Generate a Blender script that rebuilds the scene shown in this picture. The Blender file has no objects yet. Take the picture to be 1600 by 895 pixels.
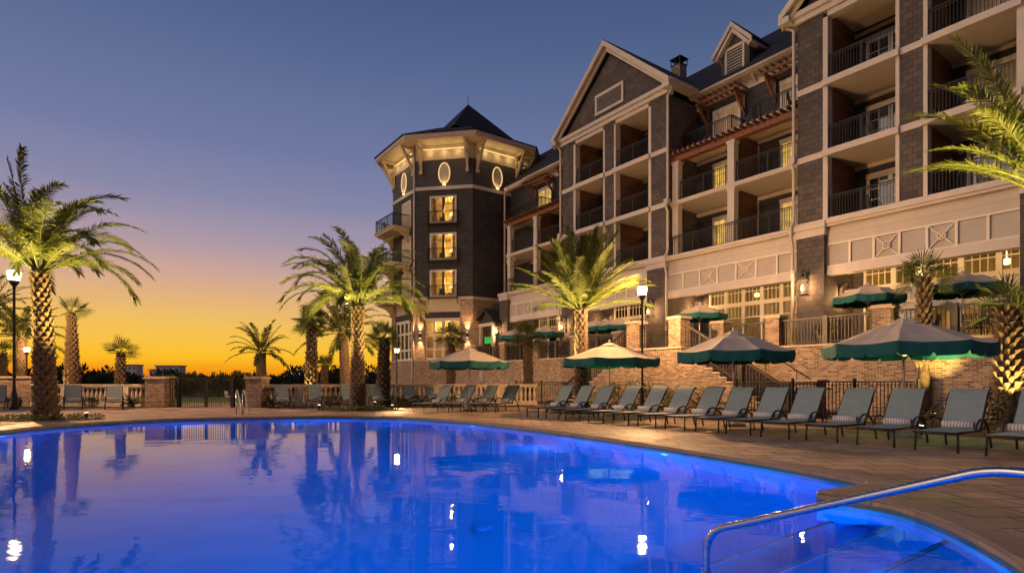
import bpy, bmesh, math, random
from mathutils import Vector, Matrix
R = math.radians
PI = math.pi
scene = bpy.context.scene
COL = scene.collection

# ---------------------------------------------------------------- camera
H = 1.25                       # eye height above the deck
FPX = 889.0                    # focal length in photo pixels (1600 wide)
cam_d = bpy.data.cameras.new('camera')
cam = bpy.data.objects.new('camera', cam_d)
COL.objects.link(cam)
cam.location = (0, 0, H)
cam.rotation_euler = (R(90), 0, 0)
cam_d.lens = 20.0
cam_d.sensor_width = 36.0
cam_d.shift_y = 148.5 / 1600
cam_d.clip_start = 0.05
cam_d.clip_end = 3000
scene.camera = cam

# ---------------------------------------------------------------- sky
world = bpy.data.worlds.new('World')
scene.world = world
world.use_nodes = True
wt = world.node_tree
wt.nodes.clear()


def wn(kind, **kw):
    n = wt.nodes.new(kind)
    for k, v in kw.items():
        setattr(n, k, v)
    return n


def wmath(op, a, b=None):
    n = wn('ShaderNodeMath', operation=op)
    for i, v in enumerate((a, b)):
        if v is None:
            continue
        if isinstance(v, (int, float)):
            n.inputs[i].default_value = v
        else:
            wt.links.new(v, n.inputs[i])
    return n.outputs[0]


def lin(r, g, b):
    f = lambda c: (c / 255 / 12.92) if c / 255 <= 0.04045 else ((c / 255 + 0.055) / 1.055) ** 2.4
    return (f(r), f(g), f(b), 1)


def ramp(nodes, stops, interp='LINEAR'):
    n = nodes.new('ShaderNodeValToRGB')
    n.color_ramp.interpolation = interp
    e = n.color_ramp.elements
    while len(e) < len(stops):
        e.new(0.5)
    for i, (p, c) in enumerate(stops):
        e[i].position = p
        e[i].color = c
    return n


tc = wn('ShaderNodeTexCoord')
sep = wn('ShaderNodeSeparateXYZ')
wt.links.new(tc.outputs['Generated'], sep.inputs[0])
el = wmath('ARCSINE', wmath('MINIMUM', wmath('MAXIMUM', sep.outputs[2], -1), 1))
GLOW = Vector((-0.60, 0.80))
dx = wmath('MULTIPLY', sep.outputs[0], GLOW.x)
dy = wmath('MULTIPLY', sep.outputs[1], GLOW.y)
hl = wmath('SQRT', wmath('ADD', wmath('MULTIPLY', sep.outputs[0], sep.outputs[0]), wmath('ADD', wmath('MULTIPLY', sep.outputs[1], sep.outputs[1]), 1e-5)))
ca = wmath('DIVIDE', wmath('ADD', dx, dy), hl)           # cosine of azimuth from the afterglow
away = wmath('SUBTRACT', 1.0, ca)
el_eff = wmath('ADD', el, wmath('MULTIPLY', away, 0.065))
nz = wn('ShaderNodeTexNoise')
nz.inputs['Scale'].default_value = 3.0
nz.inputs['Detail'].default_value = 3.0
mp = wn('ShaderNodeMapping')
mp.inputs['Scale'].default_value = (1, 1, 13)
wt.links.new(tc.outputs['Generated'], mp.inputs['Vector'])
wt.links.new(mp.outputs[0], nz.inputs['Vector'])
el_eff = wmath('ADD', el_eff, wmath('MULTIPLY', wmath('SUBTRACT', nz.outputs['Fac'], 0.5), 0.022))
fac = wmath('DIVIDE', el_eff, R(60))
d = 60.0
r_glow = ramp(wt.nodes, [
    (0.0, lin(222, 100, 18)), (0.9 / d, lin(238, 138, 18)), (2.2 / d, lin(250, 188, 34)), (3.7 / d, lin(246, 191, 64)),
    (5.4 / d, lin(238, 188, 88)), (7.2 / d, lin(226, 177, 114)), (8.9 / d, lin(212, 167, 136)), (11.2 / d, lin(184, 155, 156)), (13.6 / d, lin(158, 145, 163)),
    (16.4 / d, lin(134, 133, 163)), (21 / d, lin(110, 119, 158)), (30 / d, lin(82, 100, 138)),
    (38 / d, lin(62, 80, 120)), (52 / d, lin(48, 66, 108)), (1.0, lin(40, 58, 100))])
r_back = ramp(wt.nodes, [
    (0.0, lin(120, 86, 72)), (8 / d, lin(158, 116, 102)), (20 / d, lin(124, 106, 116)),
    (35 / d, lin(68, 74, 108)), (1.0, lin(40, 58, 100))])
wt.links.new(fac, r_glow.inputs[0])
wt.links.new(fac, r_back.inputs[0])
mr = wn('ShaderNodeMapRange')
mr.interpolation_type = 'SMOOTHSTEP'
mr.inputs['From Min'].default_value = -0.5
mr.inputs['From Max'].default_value = 0.75
wt.links.new(ca, mr.inputs['Value'])
mx = wn('ShaderNodeMix', data_type='RGBA')
wt.links.new(mr.outputs[0], mx.inputs[0])
wt.links.new(r_back.outputs[0], mx.inputs[6])
wt.links.new(r_glow.outputs[0], mx.inputs[7])
bg1 = wn('ShaderNodeBackground')
wt.links.new(mx.outputs[2], bg1.inputs[0])
bg1.inputs[1].default_value = 1.02
sky = wn('ShaderNodeTexSky')
sky.sky_type = 'NISHITA'
sky.sun_disc = False
sky.sun_elevation = R(-3.0)
sky.sun_rotation = math.atan2(GLOW.x, GLOW.y)
sky.ozone_density = 4
bg2 = wn('ShaderNodeBackground')
wt.links.new(sky.outputs[0], bg2.inputs[0])
bg2.inputs[1].default_value = 0.10
add = wn('ShaderNodeAddShader')
wt.links.new(bg1.outputs[0], add.inputs[0])
wt.links.new(bg2.outputs[0], add.inputs[1])
wo = wn('ShaderNodeOutputWorld')
wt.links.new(add.outputs[0], wo.inputs[0])

# ---------------------------------------------------------------- afterglow (one weak, wide sun lamp)
sun_d = bpy.data.lights.new('afterglow_sun', 'SUN')
sun_d.energy = 0.92
sun_d.angle = R(40)
sun_d.color = (1.0, 0.77, 0.58)
sun = bpy.data.objects.new('afterglow_sun', sun_d)
COL.objects.link(sun)
sun.rotation_euler = Vector((0.86, 0.30, -0.42)).to_track_quat('-Z', 'Y').to_euler()

# ---------------------------------------------------------------- exposure
vs = scene.view_settings
vs.view_transform = 'Standard'
vs.look = 'None'
vs.exposure = 0.0
vs.gamma = 1.0
vs.use_curve_mapping = False
scene.cycles.use_denoising = True
scene.cycles.max_bounces = 8
scene.cycles.transparent_max_bounces = 16
scene.cycles.sample_clamp_indirect = 4.0
scene.cycles.caustics_reflective = False
scene.cycles.caustics_refractive = False

# ---------------------------------------------------------------- frames
CS, SN = 0.8159, 0.5781        # the facade runs away to the left at this angle
BANG = math.atan2(-CS, SN)


def W(X, t, z=0.0):            # building frame -> world
    return Vector((SN * X + CS * t, -CS * X + SN * t, z))


def at(px, lam, z=0.0):        # photo column + distance -> world
    return Vector(((px - 800) / FPX * lam, lam, z))


def gr(px, py, z=0.0):         # photo pixel on a level plane
    lam = FPX * (H - z) / (py - 596)
    return Vector(((px - 800) / FPX * lam, lam, z))


def bX(px, t):                 # photo column on a facade plane -> building X
    k = (px - 800) / FPX
    lam = t / (CS * k + SN)
    return lam * (SN * k - CS)


def bZ(px, py, t):
    k = (px - 800) / FPX
    lam = t / (CS * k + SN)
    return H + (596 - py) * lam / FPX


# ---------------------------------------------------------------- materials
MATS = {}


class MT:
    def __init__(self, name):
        self.m = bpy.data.materials.new(name)
        self.m.use_nodes = True
        self.t = self.m.node_tree
        self.b = self.t.nodes['Principled BSDF']
        self.out = self.t.nodes['Material Output']
        MATS[name] = self.m

    def n(self, kind, **kw):
        nd = self.t.nodes.new(kind)
        for k, v in kw.items():
            if hasattr(nd, k):
                setattr(nd, k, v)
        return nd

    def l(self, a, b):
        self.t.links.new(a, b)

    def coord(self, which='UV', scale=(1, 1, 1), rot=(0, 0, 0)):
        c = self.n('ShaderNodeTexCoord')
        m = self.n('ShaderNodeMapping')
        m.inputs['Scale'].default_value = scale
        m.inputs['Rotation'].default_value = rot
        self.l(c.outputs[which], m.inputs['Vector'])
        return m.outputs[0]

    def noise(self, vec, scale, detail=4, rough=0.55):
        nd = self.n('ShaderNodeTexNoise')
        nd.inputs['Scale'].default_value = scale
        nd.inputs['Detail'].default_value = detail
        nd.inputs['Roughness'].default_value = rough
        self.l(vec, nd.inputs['Vector'])
        return nd.outputs['Fac']

    def mix(self, f, a, b, mode='MIX'):
        nd = self.n('ShaderNodeMix', data_type='RGBA', blend_type=mode)
        for i, v in ((0, f), (6, a), (7, b)):
            if isinstance(v, (int, float)):
                nd.inputs[i].default_value = v
            elif isinstance(v, (tuple, list)):
                nd.inputs[i].default_value = (*v[:3], 1)
            else:
                self.l(v, nd.inputs[i])
        return nd.outputs[2]

    def rmp(self, f, stops, interp='LINEAR'):
        nd = ramp(self.t.nodes, [(p, (*c, 1)) for p, c in stops], interp)
        self.l(f, nd.inputs[0])
        return nd.outputs[0]

    def bump(self, h, strength=0.3, dist=0.02):
        nd = self.n('ShaderNodeBump')
        nd.inputs['Strength'].default_value = strength
        nd.inputs['Distance'].default_value = dist
        self.l(h, nd.inputs['Height'])
        self.l(nd.outputs[0], self.b.inputs['Normal'])
        return nd.outputs[0]

    def set(self, color=None, rough=None, metal=None, spec=None):
        if color is not None:
            if isinstance(color, (tuple, list)):
                self.b.inputs['Base Color'].default_value = (*color, 1)
            else:
                self.l(color, self.b.inputs['Base Color'])
        if rough is not None:
            if isinstance(rough, (int, float)):
                self.b.inputs['Roughness'].default_value = rough
            else:
                self.l(rough, self.b.inputs['Roughness'])
        if metal is not None:
            self.b.inputs['Metallic'].default_value = metal
        if spec is not None:
            self.b.inputs['Specular IOR Level'].default_value = spec
        return self


def plain(name, c, rough=0.6, var=0.25, scale=6.0, metal=0.0, bump=0.0, which='Object'):
    m = MT(name)
    v = m.coord(which)
    f = m.noise(v, scale, 5)
    lo = tuple(x * (1 - var) for x in c)
    hi = tuple(min(1, x * (1 + var)) for x in c)
    m.set(m.rmp(f, [(0.3, lo), (0.7, hi)]), rough, metal)
    if bump:
        m.bump(m.noise(v, scale * 6, 4), bump, 0.01)
    return m.m


def brickmat(name, c1, c2, c3, mortar, bw, bh, msize, rough=0.85, bump=0.5, bias=0.0, off=0.5):
    m = MT(name)
    v = m.coord('UV')
    b = m.n('ShaderNodeTexBrick')
    b.offset = off
    b.inputs['Scale'].default_value = 1.0
    b.inputs['Brick Width'].default_value = bw
    b.inputs['Row Height'].default_value = bh
    b.inputs['Mortar Size'].default_value = msize
    b.inputs['Mortar Smooth'].default_value = 0.2
    b.inputs['Bias'].default_value = bias
    b.inputs['Color1'].default_value = (0, 0, 0, 1)
    b.inputs['Color2'].default_value = (1, 1, 1, 1)
    b.inputs['Mortar'].default_value = (0.5, 0.5, 0.5, 1)
    m.l(v, b.inputs['Vector'])
    sepc = m.n('ShaderNodeSeparateColor')
    m.l(b.outputs['Color'], sepc.inputs[0])
    col = m.rmp(sepc.outputs[0], [(0.0, c1), (0.5, c2), (1.0, c3)])
    big = m.noise(v, 0.7, 3)
    col = m.mix(0.55, col, m.rmp(big, [(0.3, (0.55, 0.55, 0.55)), (0.7, (1.25, 1.2, 1.15))]), 'MULTIPLY')
    fine = m.noise(v, 25, 4)
    col = m.mix(0.5, col, m.rmp(fine, [(0.3, (0.7, 0.7, 0.7)), (0.7, (1.2, 1.2, 1.2))]), 'MULTIPLY')
    col = m.mix(b.outputs['Fac'], col, mortar)
    m.set(col, rough)
    inv = m.n('ShaderNodeMath', operation='SUBTRACT')
    inv.inputs[0].default_value = 1.0
    m.l(b.outputs['Fac'], inv.inputs[1])
    addn = m.n('ShaderNodeMath', operation='MULTIPLY_ADD')
    m.l(fine, addn.inputs[0])
    addn.inputs[1].default_value = 0.5
    m.l(inv.outputs[0], addn.inputs[2])
    m.bump(addn.outputs[0], bump, 0.012)
    return m.m


def lapmat(name, c, pitch, var=0.18, rough=0.6, bump=0.8):
    """horizontal lap siding"""
    m = MT(name)
    v = m.coord('UV')
    sp = m.n('ShaderNodeSeparateXYZ')
    m.l(v, sp.inputs[0])
    fr = m.n('ShaderNodeMath', operation='DIVIDE')
    m.l(sp.outputs[1], fr.inputs[0])
    fr.inputs[1].default_value = pitch
    fc = m.n('ShaderNodeMath', operation='FRACT')
    m.l(fr.outputs[0], fc.inputs[0])
    f = m.noise(v, 2.5, 5)
    col = m.rmp(f, [(0.3, tuple(x * (1 - var) for x in c)), (0.7, tuple(x * (1 + var) for x in c))])
    gap = m.rmp(fc.outputs[0], [(0.0, (0.3, 0.3, 0.3)), (0.05 if pitch > 0.1 else 0.22, (1, 1, 1)), (1, (1, 1, 1))])
    m.set(m.mix(1.0, col, gap, 'MULTIPLY'), rough)
    iv = m.n('ShaderNodeMath', operation='SUBTRACT')
    iv.inputs[0].default_value = 1
    m.l(fc.outputs[0], iv.inputs[1])
    m.bump(iv.outputs[0], bump, 0.03)
    return m.m


def emis(name, c, s, var=None):
    m = MT(name)
    m.t.nodes.remove(m.b)
    e = m.n('ShaderNodeEmission')
    e.inputs[0].default_value = (*c, 1)
    e.inputs[1].default_value = s
    if var:
        v = m.coord('UV')
        f = m.noise(v, var, 2)
        m.l(m.rmp(f, [(0.3, tuple(x * 0.45 for x in c)), (0.65, c)]), e.inputs[0])
    m.l(e.outputs[0], m.out.inputs[0])
    return m.m


brickmat('brick', (0.11, 0.062, 0.044), (0.25, 0.160, 0.108), (0.41, 0.30, 0.215), (0.37, 0.305, 0.235), 0.21, 0.075, 0.011)
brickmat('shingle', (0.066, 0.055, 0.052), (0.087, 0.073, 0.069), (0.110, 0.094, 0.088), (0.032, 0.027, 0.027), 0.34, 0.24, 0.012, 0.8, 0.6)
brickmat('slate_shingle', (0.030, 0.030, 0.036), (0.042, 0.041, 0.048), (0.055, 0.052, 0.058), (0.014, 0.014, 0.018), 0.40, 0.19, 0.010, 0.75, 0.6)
brickmat('roof_shingle', (0.012, 0.012, 0.015), (0.020, 0.020, 0.024), (0.03, 0.03, 0.034), (0.006, 0.006, 0.007), 0.3, 0.18, 0.01, 0.85, 0.5)
brickmat('paver', (0.35, 0.235, 0.15), (0.48, 0.33, 0.21), (0.57, 0.40, 0.26), (0.09, 0.06, 0.04), 0.61, 0.405, 0.016, 0.7, 0.35)
brickmat('boardwalk', (0.09, 0.042, 0.024), (0.13, 0.06, 0.032), (0.17, 0.08, 0.042), (0.02, 0.01, 0.008), 2.4, 0.13, 0.008, 0.6, 0.5)
lapmat('dark_siding', (0.050, 0.045, 0.045), 0.165)
lapmat('cream_siding', (0.48, 0.425, 0.375), 0.36, 0.06, 0.6, 0.3)
lapmat('louvre', (0.52, 0.46, 0.40), 0.082, 0.06, 0.6, 1.0)
plain('trim', (0.53, 0.47, 0.415), 0.5, 0.07, 2.0)
plain('window_trim', (0.66, 0.60, 0.52), 0.5, 0.05, 2.0)
plain('soffit', (0.54, 0.46, 0.35), 0.6, 0.08, 1.5)
plain('stone_cap', (0.50, 0.40, 0.29), 0.8, 0.2, 9, bump=0.3)
plain('cast_stone', (0.70, 0.57, 0.39), 0.85, 0.18, 5, bump=0.3)
plain('iron', (0.007, 0.0065, 0.0065), 0.6, 0.3, 8)
plain('bronze_frame', (0.030, 0.024, 0.020), 0.4, 0.3, 8, 0.3)
plain('rail_wood', (0.040, 0.030, 0.024), 0.5, 0.3, 5)
plain('cedar', (0.20, 0.075, 0.032), 0.6, 0.4, 7, bump=0.2)
plain('soil', (0.035, 0.022, 0.014), 0.95, 0.5, 8, bump=0.6)
plain('mulch', (0.075, 0.040, 0.022), 0.95, 0.5, 14, bump=0.8)
plain('trunk', (0.085, 0.055, 0.034), 0.9, 0.5, 9, bump=0.6)
plain('boot', (0.155, 0.105, 0.062), 0.85, 0.45, 11, bump=0.4)
plain('shag', (0.095, 0.063, 0.038), 0.9, 0.5, 10, bump=0.5)
plain('dark_leaf', (0.018, 0.026, 0.010), 0.8, 0.5, 0.4)
plain('far_wall', (0.62, 0.56, 0.56), 0.8, 0.15, 0.1)
plain('far_roof', (0.20, 0.17, 0.18), 0.8, 0.15, 0.1)
plain('pool_plaster', (0.03, 0.36, 0.74), 0.6, 0.10, 1.2)  # blue glow of the pool lamps put into the plaster colour
plain('step_tile', (0.02, 0.05, 0.10), 0.3, 0.4, 18)
plain('concrete', (0.36, 0.32, 0.28), 0.85, 0.15, 7, bump=0.2)
plain('aluminium', (0.62, 0.58, 0.52), 0.35, 0.08, 5, 0.6)
plain('canopy_cloth', (0.60, 0.49, 0.37), 0.9, 0.09, 2.0)
plain('teal_cloth', (0.003, 0.100, 0.098), 0.8, 0.25, 2.5)
plain('curtain', (0.62, 0.48, 0.28), 0.9, 0.1, 2)
plain('dining_wall', (0.36, 0.27, 0.13), 0.8, 0.15, 0.8)
plain('dark_furniture', (0.022, 0.018, 0.015), 0.5, 0.3, 6)
plain('flower_white', (0.75, 0.70, 0.45), 0.8, 0.3, 9)
plain('porch_roof', (0.03, 0.028, 0.028), 0.7, 0.3, 4)
plain('planter_pot', (0.30, 0.22, 0.15), 0.8, 0.2, 4)
emis('lamp_glass', (1.0, 0.70, 0.34), 3.4)
emis('flame', (1.0, 0.58, 0.20), 4.5)
emis('cove', (1.0, 0.66, 0.28), 2.2)
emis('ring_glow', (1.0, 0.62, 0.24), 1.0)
emis('warm_pane', (1.0, 0.60, 0.13), 0.95, 2.2)
emis('room_shade', (1.0, 0.72, 0.30), 2.0)
emis('screen_green', (0.12, 0.80, 0.14), 0.7, 5.0)
emis('pool_lens_dim', (0.05, 0.25, 1.0), 0.9)
emis('pool_lens', (0.25, 0.55, 1.0), 4.0)
emis('uplight_lens', (1.0, 0.86, 0.55), 7.0)
emis('pendant_glow', (1.0, 0.70, 0.32), 4.0)
emis('far_light', (1.0, 0.85, 0.6), 2.0)

for nm in ('lamp_glass', 'flame'):
    mm_ = MATS[nm].node_tree
    em_ = [x for x in mm_.nodes if x.type == 'EMISSION'][0]
    tr_ = mm_.nodes.new('ShaderNodeBsdfTransparent')
    ad_ = mm_.nodes.new('ShaderNodeAddShader')
    mm_.links.new(em_.outputs[0], ad_.inputs[0])
    mm_.links.new(tr_.outputs[0], ad_.inputs[1])
    mm_.links.new(ad_.outputs[0], [x for x in mm_.nodes if x.type == 'OUTPUT_MATERIAL'][0].inputs[0])
# sling fabric
m = MT('sling')
v = m.coord('UV')
w1 = m.n('ShaderNodeTexWave')
w1.inputs['Scale'].default_value = 60
m.l(v, w1.inputs['Vector'])
f = m.noise(v, 4, 4)
c = m.rmp(f, [(0.3, (0.265, 0.335, 0.335)), (0.7, (0.330, 0.405, 0.400))])
c = m.mix(0.25, c, w1.outputs['Color'], 'MULTIPLY')
m.set(c, 0.75)
# striped towel
m = MT('towel')
v = m.coord('Object')
sp = m.n('ShaderNodeSeparateXYZ')
m.l(v, sp.inputs[0])
ma = m.n('ShaderNodeMath', operation='MULTIPLY')
m.l(sp.outputs[0], ma.inputs[0])
ma.inputs[1].default_value = 20.0
fr = m.n('ShaderNodeMath', operation='FRACT')
m.l(ma.outputs[0], fr.inputs[0])
c = m.rmp(fr.outputs[0], [(0.0, (0.30, 0.27, 0.30)), (0.30, (0.34, 0.30, 0.33)), (0.36, (0.74, 0.68, 0.64)), (1.0, (0.72, 0.66, 0.62))])
m.set(c, 0.95)
m.bump(m.noise(v, 60, 4), 0.5, 0.01)
# metal handrail
m = MT('steel')
v = m.coord('Object', (1, 1, 40))
f = m.noise(v, 5, 3)
m.set((0.46, 0.44, 0.42), m.rmp(f, [(0.3, (0.2, 0.2, 0.2)), (0.7, (0.34, 0.34, 0.34))]), 1.0)
# glass
for nm, tint, gl in (('clear_glass', (0.93, 0.93, 0.88), 0.10), ('lamp_cover', (1, 0.95, 0.85), 0.04)):
    m = MT(nm)
    m.t.nodes.remove(m.b)
    tr = m.n('ShaderNodeBsdfTransparent')
    tr.inputs[0].default_value = (*tint, 1)
    gs = m.n('ShaderNodeBsdfGlossy')
    gs.inputs['Roughness'].default_value = 0.02
    fz = m.n('ShaderNodeFresnel')
    fz.inputs[0].default_value = 1.5
    ms = m.n('ShaderNodeMixShader')
    m.l(fz.outputs[0], ms.inputs[0])
    m.l(tr.outputs[0], ms.inputs[1])
    m.l(gs.outputs[0], ms.inputs[2])
    m.l(ms.outputs[0], m.out.inputs[0])
m = MT('dark_glass')
m.set((0.012, 0.013, 0.016), 0.04, 0, 0.9)
# worn, partly damp deck
m = MATS['paver'].node_tree
cn = m.nodes.new('ShaderNodeTexCoord')
n1_ = m.nodes.new('ShaderNodeTexNoise')
n1_.inputs['Scale'].default_value = 0.55
n1_.inputs['Detail'].default_value = 5
n1_.inputs['Roughness'].default_value = 0.65
m.links.new(cn.outputs['UV'], n1_.inputs['Vector'])
r1_ = ramp(m.nodes, [(0.36, (0.52, 0.50, 0.48, 1)), (0.50, (1, 1, 1, 1)), (0.75, (1.12, 1.1, 1.06, 1))])
m.links.new(n1_.outputs['Fac'], r1_.inputs[0])
bs_ = m.nodes['Principled BSDF']
src_ = bs_.inputs['Base Color'].links[0].from_socket
mx_ = m.nodes.new('ShaderNodeMix')
mx_.data_type = 'RGBA'
mx_.blend_type = 'MULTIPLY'
mx_.inputs[0].default_value = 0.8
m.links.new(src_, mx_.inputs[6])
m.links.new(r1_.outputs[0], mx_.inputs[7])
m.links.new(mx_.outputs[2], bs_.inputs['Base Color'])
r2_ = ramp(m.nodes, [(0.36, (0.32, 0.32, 0.32, 1)), (0.52, (0.75, 0.75, 0.75, 1))])
m.links.new(n1_.outputs['Fac'], r2_.inputs[0])
m.links.new(r2_.outputs[0], bs_.inputs['Roughness'])
# water
m = MT('water')
m.t.nodes.remove(m.b)
v = m.coord('Object', (1, 1, 1))
n1 = m.noise(m.coord('Object', (0.55, 1.0, 1)), 1.3, 3, 0.5)
n2 = m.noise(v, 5.5, 2, 0.5)
mm = m.n('ShaderNodeMath', operation='MULTIPLY_ADD')
m.l(n2, mm.inputs[0])
mm.inputs[1].default_value = 0.16
m.l(n1, mm.inputs[2])
bp = m.n('ShaderNodeBump')
bp.inputs['Strength'].default_value = 0.11
bp.inputs['Distance'].default_value = 0.05
m.l(mm.outputs[0], bp.inputs['Height'])
tr = m.n('ShaderNodeBsdfRefraction')
tr.inputs['Color'].default_value = (0.30, 0.82, 1.0, 1)
tr.inputs['Roughness'].default_value = 0.0
tr.inputs['IOR'].default_value = 1.33
m.l(bp.outputs[0], tr.inputs['Normal'])
gs = m.n('ShaderNodeBsdfGlossy')
gs.inputs['Roughness'].default_value = 0.015
m.l(bp.outputs[0], gs.inputs['Normal'])
fz = m.n('ShaderNodeFresnel')
fz.inputs[0].default_value = 1.33
m.l(bp.outputs[0], fz.inputs['Normal'])
pw = m.n('ShaderNodeMath', operation='POWER')
m.l(fz.outputs[0], pw.inputs[0])
pw.inputs[1].default_value = 1.16
ms = m.n('ShaderNodeMixShader')
m.l(pw.outputs[0], ms.inputs[0])
m.l(tr.outputs[0], ms.inputs[1])
m.l(gs.outputs[0], ms.inputs[2])
m.l(ms.outputs[0], m.out.inputs[0])


def leafmat(name, lo, hi, scale, trans=0.35):
    m = MT(name)
    v = m.coord('Object')
    f = m.noise(v, scale, 4)
    c = m.rmp(f, [(0.3, lo), (0.7, hi)])
    m.set(c, 0.5)
    tl = m.n('ShaderNodeBsdfTranslucent')
    m.l(c, tl.inputs[0])
    ms = m.n('ShaderNodeMixShader')
    ms.inputs[0].default_value = trans
    m.l(m.b.outputs[0], ms.inputs[1])
    m.l(tl.outputs[0], ms.inputs[2])
    m.l(ms.outputs[0], m.out.inputs[0])
    return m.m


leafmat('palm_leaf', (0.060, 0.085, 0.008), (0.135, 0.160, 0.016), 1.6)
leafmat('fan_leaf', (0.050, 0.080, 0.012), (0.11, 0.14, 0.022), 2.4)
leafmat('shrub_leaf', (0.040, 0.060, 0.016), (0.105, 0.125, 0.034), 3.0)
leafmat('lime_leaf', (0.10, 0.13, 0.03), (0.22, 0.24, 0.07), 5.0)
leafmat('grass_blade', (0.05, 0.08, 0.015), (0.11, 0.14, 0.03), 1.0)


# ---------------------------------------------------------------- mesh builder
class MB:
    def __init__(self):
        self.v = []
        self.f = []
        self.s = []

    def add(self, vs, fs, smooth=False):
        o = len(self.v)
        self.v += [tuple(p) for p in vs]
        self.f += [tuple(i + o for i in f) for f in fs]
        self.s += [smooth] * len(fs)
        return self

    def box(self, x0, x1, y0, y1, z0, z1):
        if x0 > x1: x0, x1 = x1, x0
        if y0 > y1: y0, y1 = y1, y0
        vs = [(x0, y0, z0), (x1, y0, z0), (x1, y1, z0), (x0, y1, z0), (x0, y0, z1), (x1, y0, z1), (x1, y1, z1), (x0, y1, z1)]
        return self.add(vs, [(0, 3, 2, 1), (4, 5, 6, 7), (0, 1, 5, 4), (1, 2, 6, 5), (2, 3, 7, 6), (3, 0, 4, 7)])

    def bar(self, p, q, w, h=None, up=(0, 0, 1)):
        """box of section w x h along p-q"""
        h = h or w
        p, q = Vector(p), Vector(q)
        d = (q - p).normalized()
        u = Vector(up)
        if abs(d.dot(u)) > 0.99:
            u = Vector((0, 1, 0))
        a = d.cross(u).normalized() * (w / 2)
        b = a.cross(d).normalized() * (h / 2)
        vs = [p - a - b, p + a - b, p + a + b, p - a + b, q - a - b, q + a - b, q + a + b, q - a + b]
        return self.add(vs, [(0, 1, 2, 3), (7, 6, 5, 4), (0, 4, 5, 1), (1, 5, 6, 2), (2, 6, 7, 3), (3, 7, 4, 0)])

    def tube(self, pts, r, seg=8, caps=True, smooth=True):
        pts = [Vector(p) for p in pts]
        n = len(pts)
        rs = r if isinstance(r, (list, tuple)) else [r] * n
        vs, fs = [], []
        a = None
        for i, p in enumerate(pts):
            d = (pts[min(i + 1, n - 1)] - pts[max(i - 1, 0)]).normalized()
            if a is None:
                u = Vector((0, 0, 1)) if abs(d.z) < 0.9 else Vector((1, 0, 0))
                a = d.cross(u).normalized()
            else:
                a = (a - d * a.dot(d)).normalized()
            b = d.cross(a)
            for k in range(seg):
                t = 2 * PI * k / seg
                vs.append(p + (a * math.cos(t) + b * math.sin(t)) * rs[i])
        for i in range(n - 1):
            for k in range(seg):
                k2 = (k + 1) % seg
                fs.append((i * seg + k, i * seg + k2, (i + 1) * seg + k2, (i + 1) * seg + k))
        self.add(vs, fs, smooth)
        if caps:
            o = len(self.v) - len(vs)
            self.f.append(tuple(o + k for k in reversed(range(seg))))
            self.f.append(tuple(o + (n - 1) * seg + k for k in range(seg)))
            self.s += [False, False]
        return self

    def lathe(self, prof, cx=0, cy=0, seg=16, smooth=True, a0=0.0):
        vs, fs = [], []
        for r, z in prof:
            for k in range(seg):
                t = 2 * PI * k / seg + a0
                vs.append((cx + r * math.cos(t), cy + r * math.sin(t), z))
        for i in range(len(prof) - 1):
            for k in range(seg):
                k2 = (k + 1) % seg
                fs.append((i * seg + k, i * seg + k2, (i + 1) * seg + k2, (i + 1) * seg + k))
        self.add(vs, fs, smooth)
        o = len(self.v) - len(vs)
        if prof[0][0] > 1e-4:
            self.f.append(tuple(o + k for k in reversed(range(seg)))); self.s.append(False)
        if prof[-1][0] > 1e-4:
            self.f.append(tuple(o + (len(prof) - 1) * seg + k for k in range(seg))); self.s.append(False)
        return self

    def prism(self, poly, y0, y1):
        """poly of (x, z), counter-clockwise seen from -y, extruded y0..y1"""
        n = len(poly)
        vs = [(x, y0, z) for x, z in poly] + [(x, y1, z) for x, z in poly]
        fs = [tuple(range(n)), tuple(reversed(range(n, 2 * n)))]
        for i in range(n):
            j = (i + 1) % n
            fs.append((i, i + n, j + n, j))
        return self.add(vs, fs)

    def slab(self, poly, z0, z1):
        """poly of (x, y) counter-clockwise from above, extruded z0..z1"""
        n = len(poly)
        vs = [(x, y, z0) for x, y in poly] + [(x, y, z1) for x, y in poly]
        fs = [tuple(reversed(range(n))), tuple(range(n, 2 * n))]
        for i in range(n):
            j = (i + 1) % n
            fs.append((i, j, j + n, i + n))
        return self.add(vs, fs)

    def xf(self, M, start=0):
        for i in range(start, len(self.v)):
            self.v[i] = tuple(M @ Vector(self.v[i]))
        return self

    def mesh(self, name, mat, origin=(0, 0, 0)):
        me = bpy.data.meshes.new(name)
        ox, oy, oz = origin
        me.from_pydata([(x - ox, y - oy, z - oz) for x, y, z in self.v], [], self.f)
        me.polygons.foreach_set('use_smooth', self.s)
        uv = me.uv_layers.new(name='UVMap')
        data = [0.0] * (2 * len(me.loops))
        for p in me.polygons:
            n = p.normal
            hz = math.hypot(n.x, n.y)
            flat = abs(n.z) > 0.85 or hz < 1e-6
            if not flat:
                tx, ty = -n.y / hz, n.x / hz
            for li in p.loop_indices:
                x, y, z = self.v[me.loops[li].vertex_index]
                if flat:
                    data[2 * li], data[2 * li + 1] = x, y
                else:
                    data[2 * li] = x * tx + y * ty
                    data[2 * li + 1] = z / max(hz, 0.3)
        uv.data.foreach_set('uv', data)
        me.materials.append(MATS[mat])
        me.update()
        return me

    def build(self, name, mat, parent=None, origin=(0, 0, 0)):
        o = bpy.data.objects.new(name, self.mesh(name, mat, origin))
        COL.objects.link(o)
        if parent is not None:
            o.parent = parent
        return o


def tag(o, label=None, cat=None, group=None, kind=None):
    if label: o['label'] = label
    if cat: o['category'] = cat
    if group: o['group'] = group
    if kind: o['kind'] = kind
    return o


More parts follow.
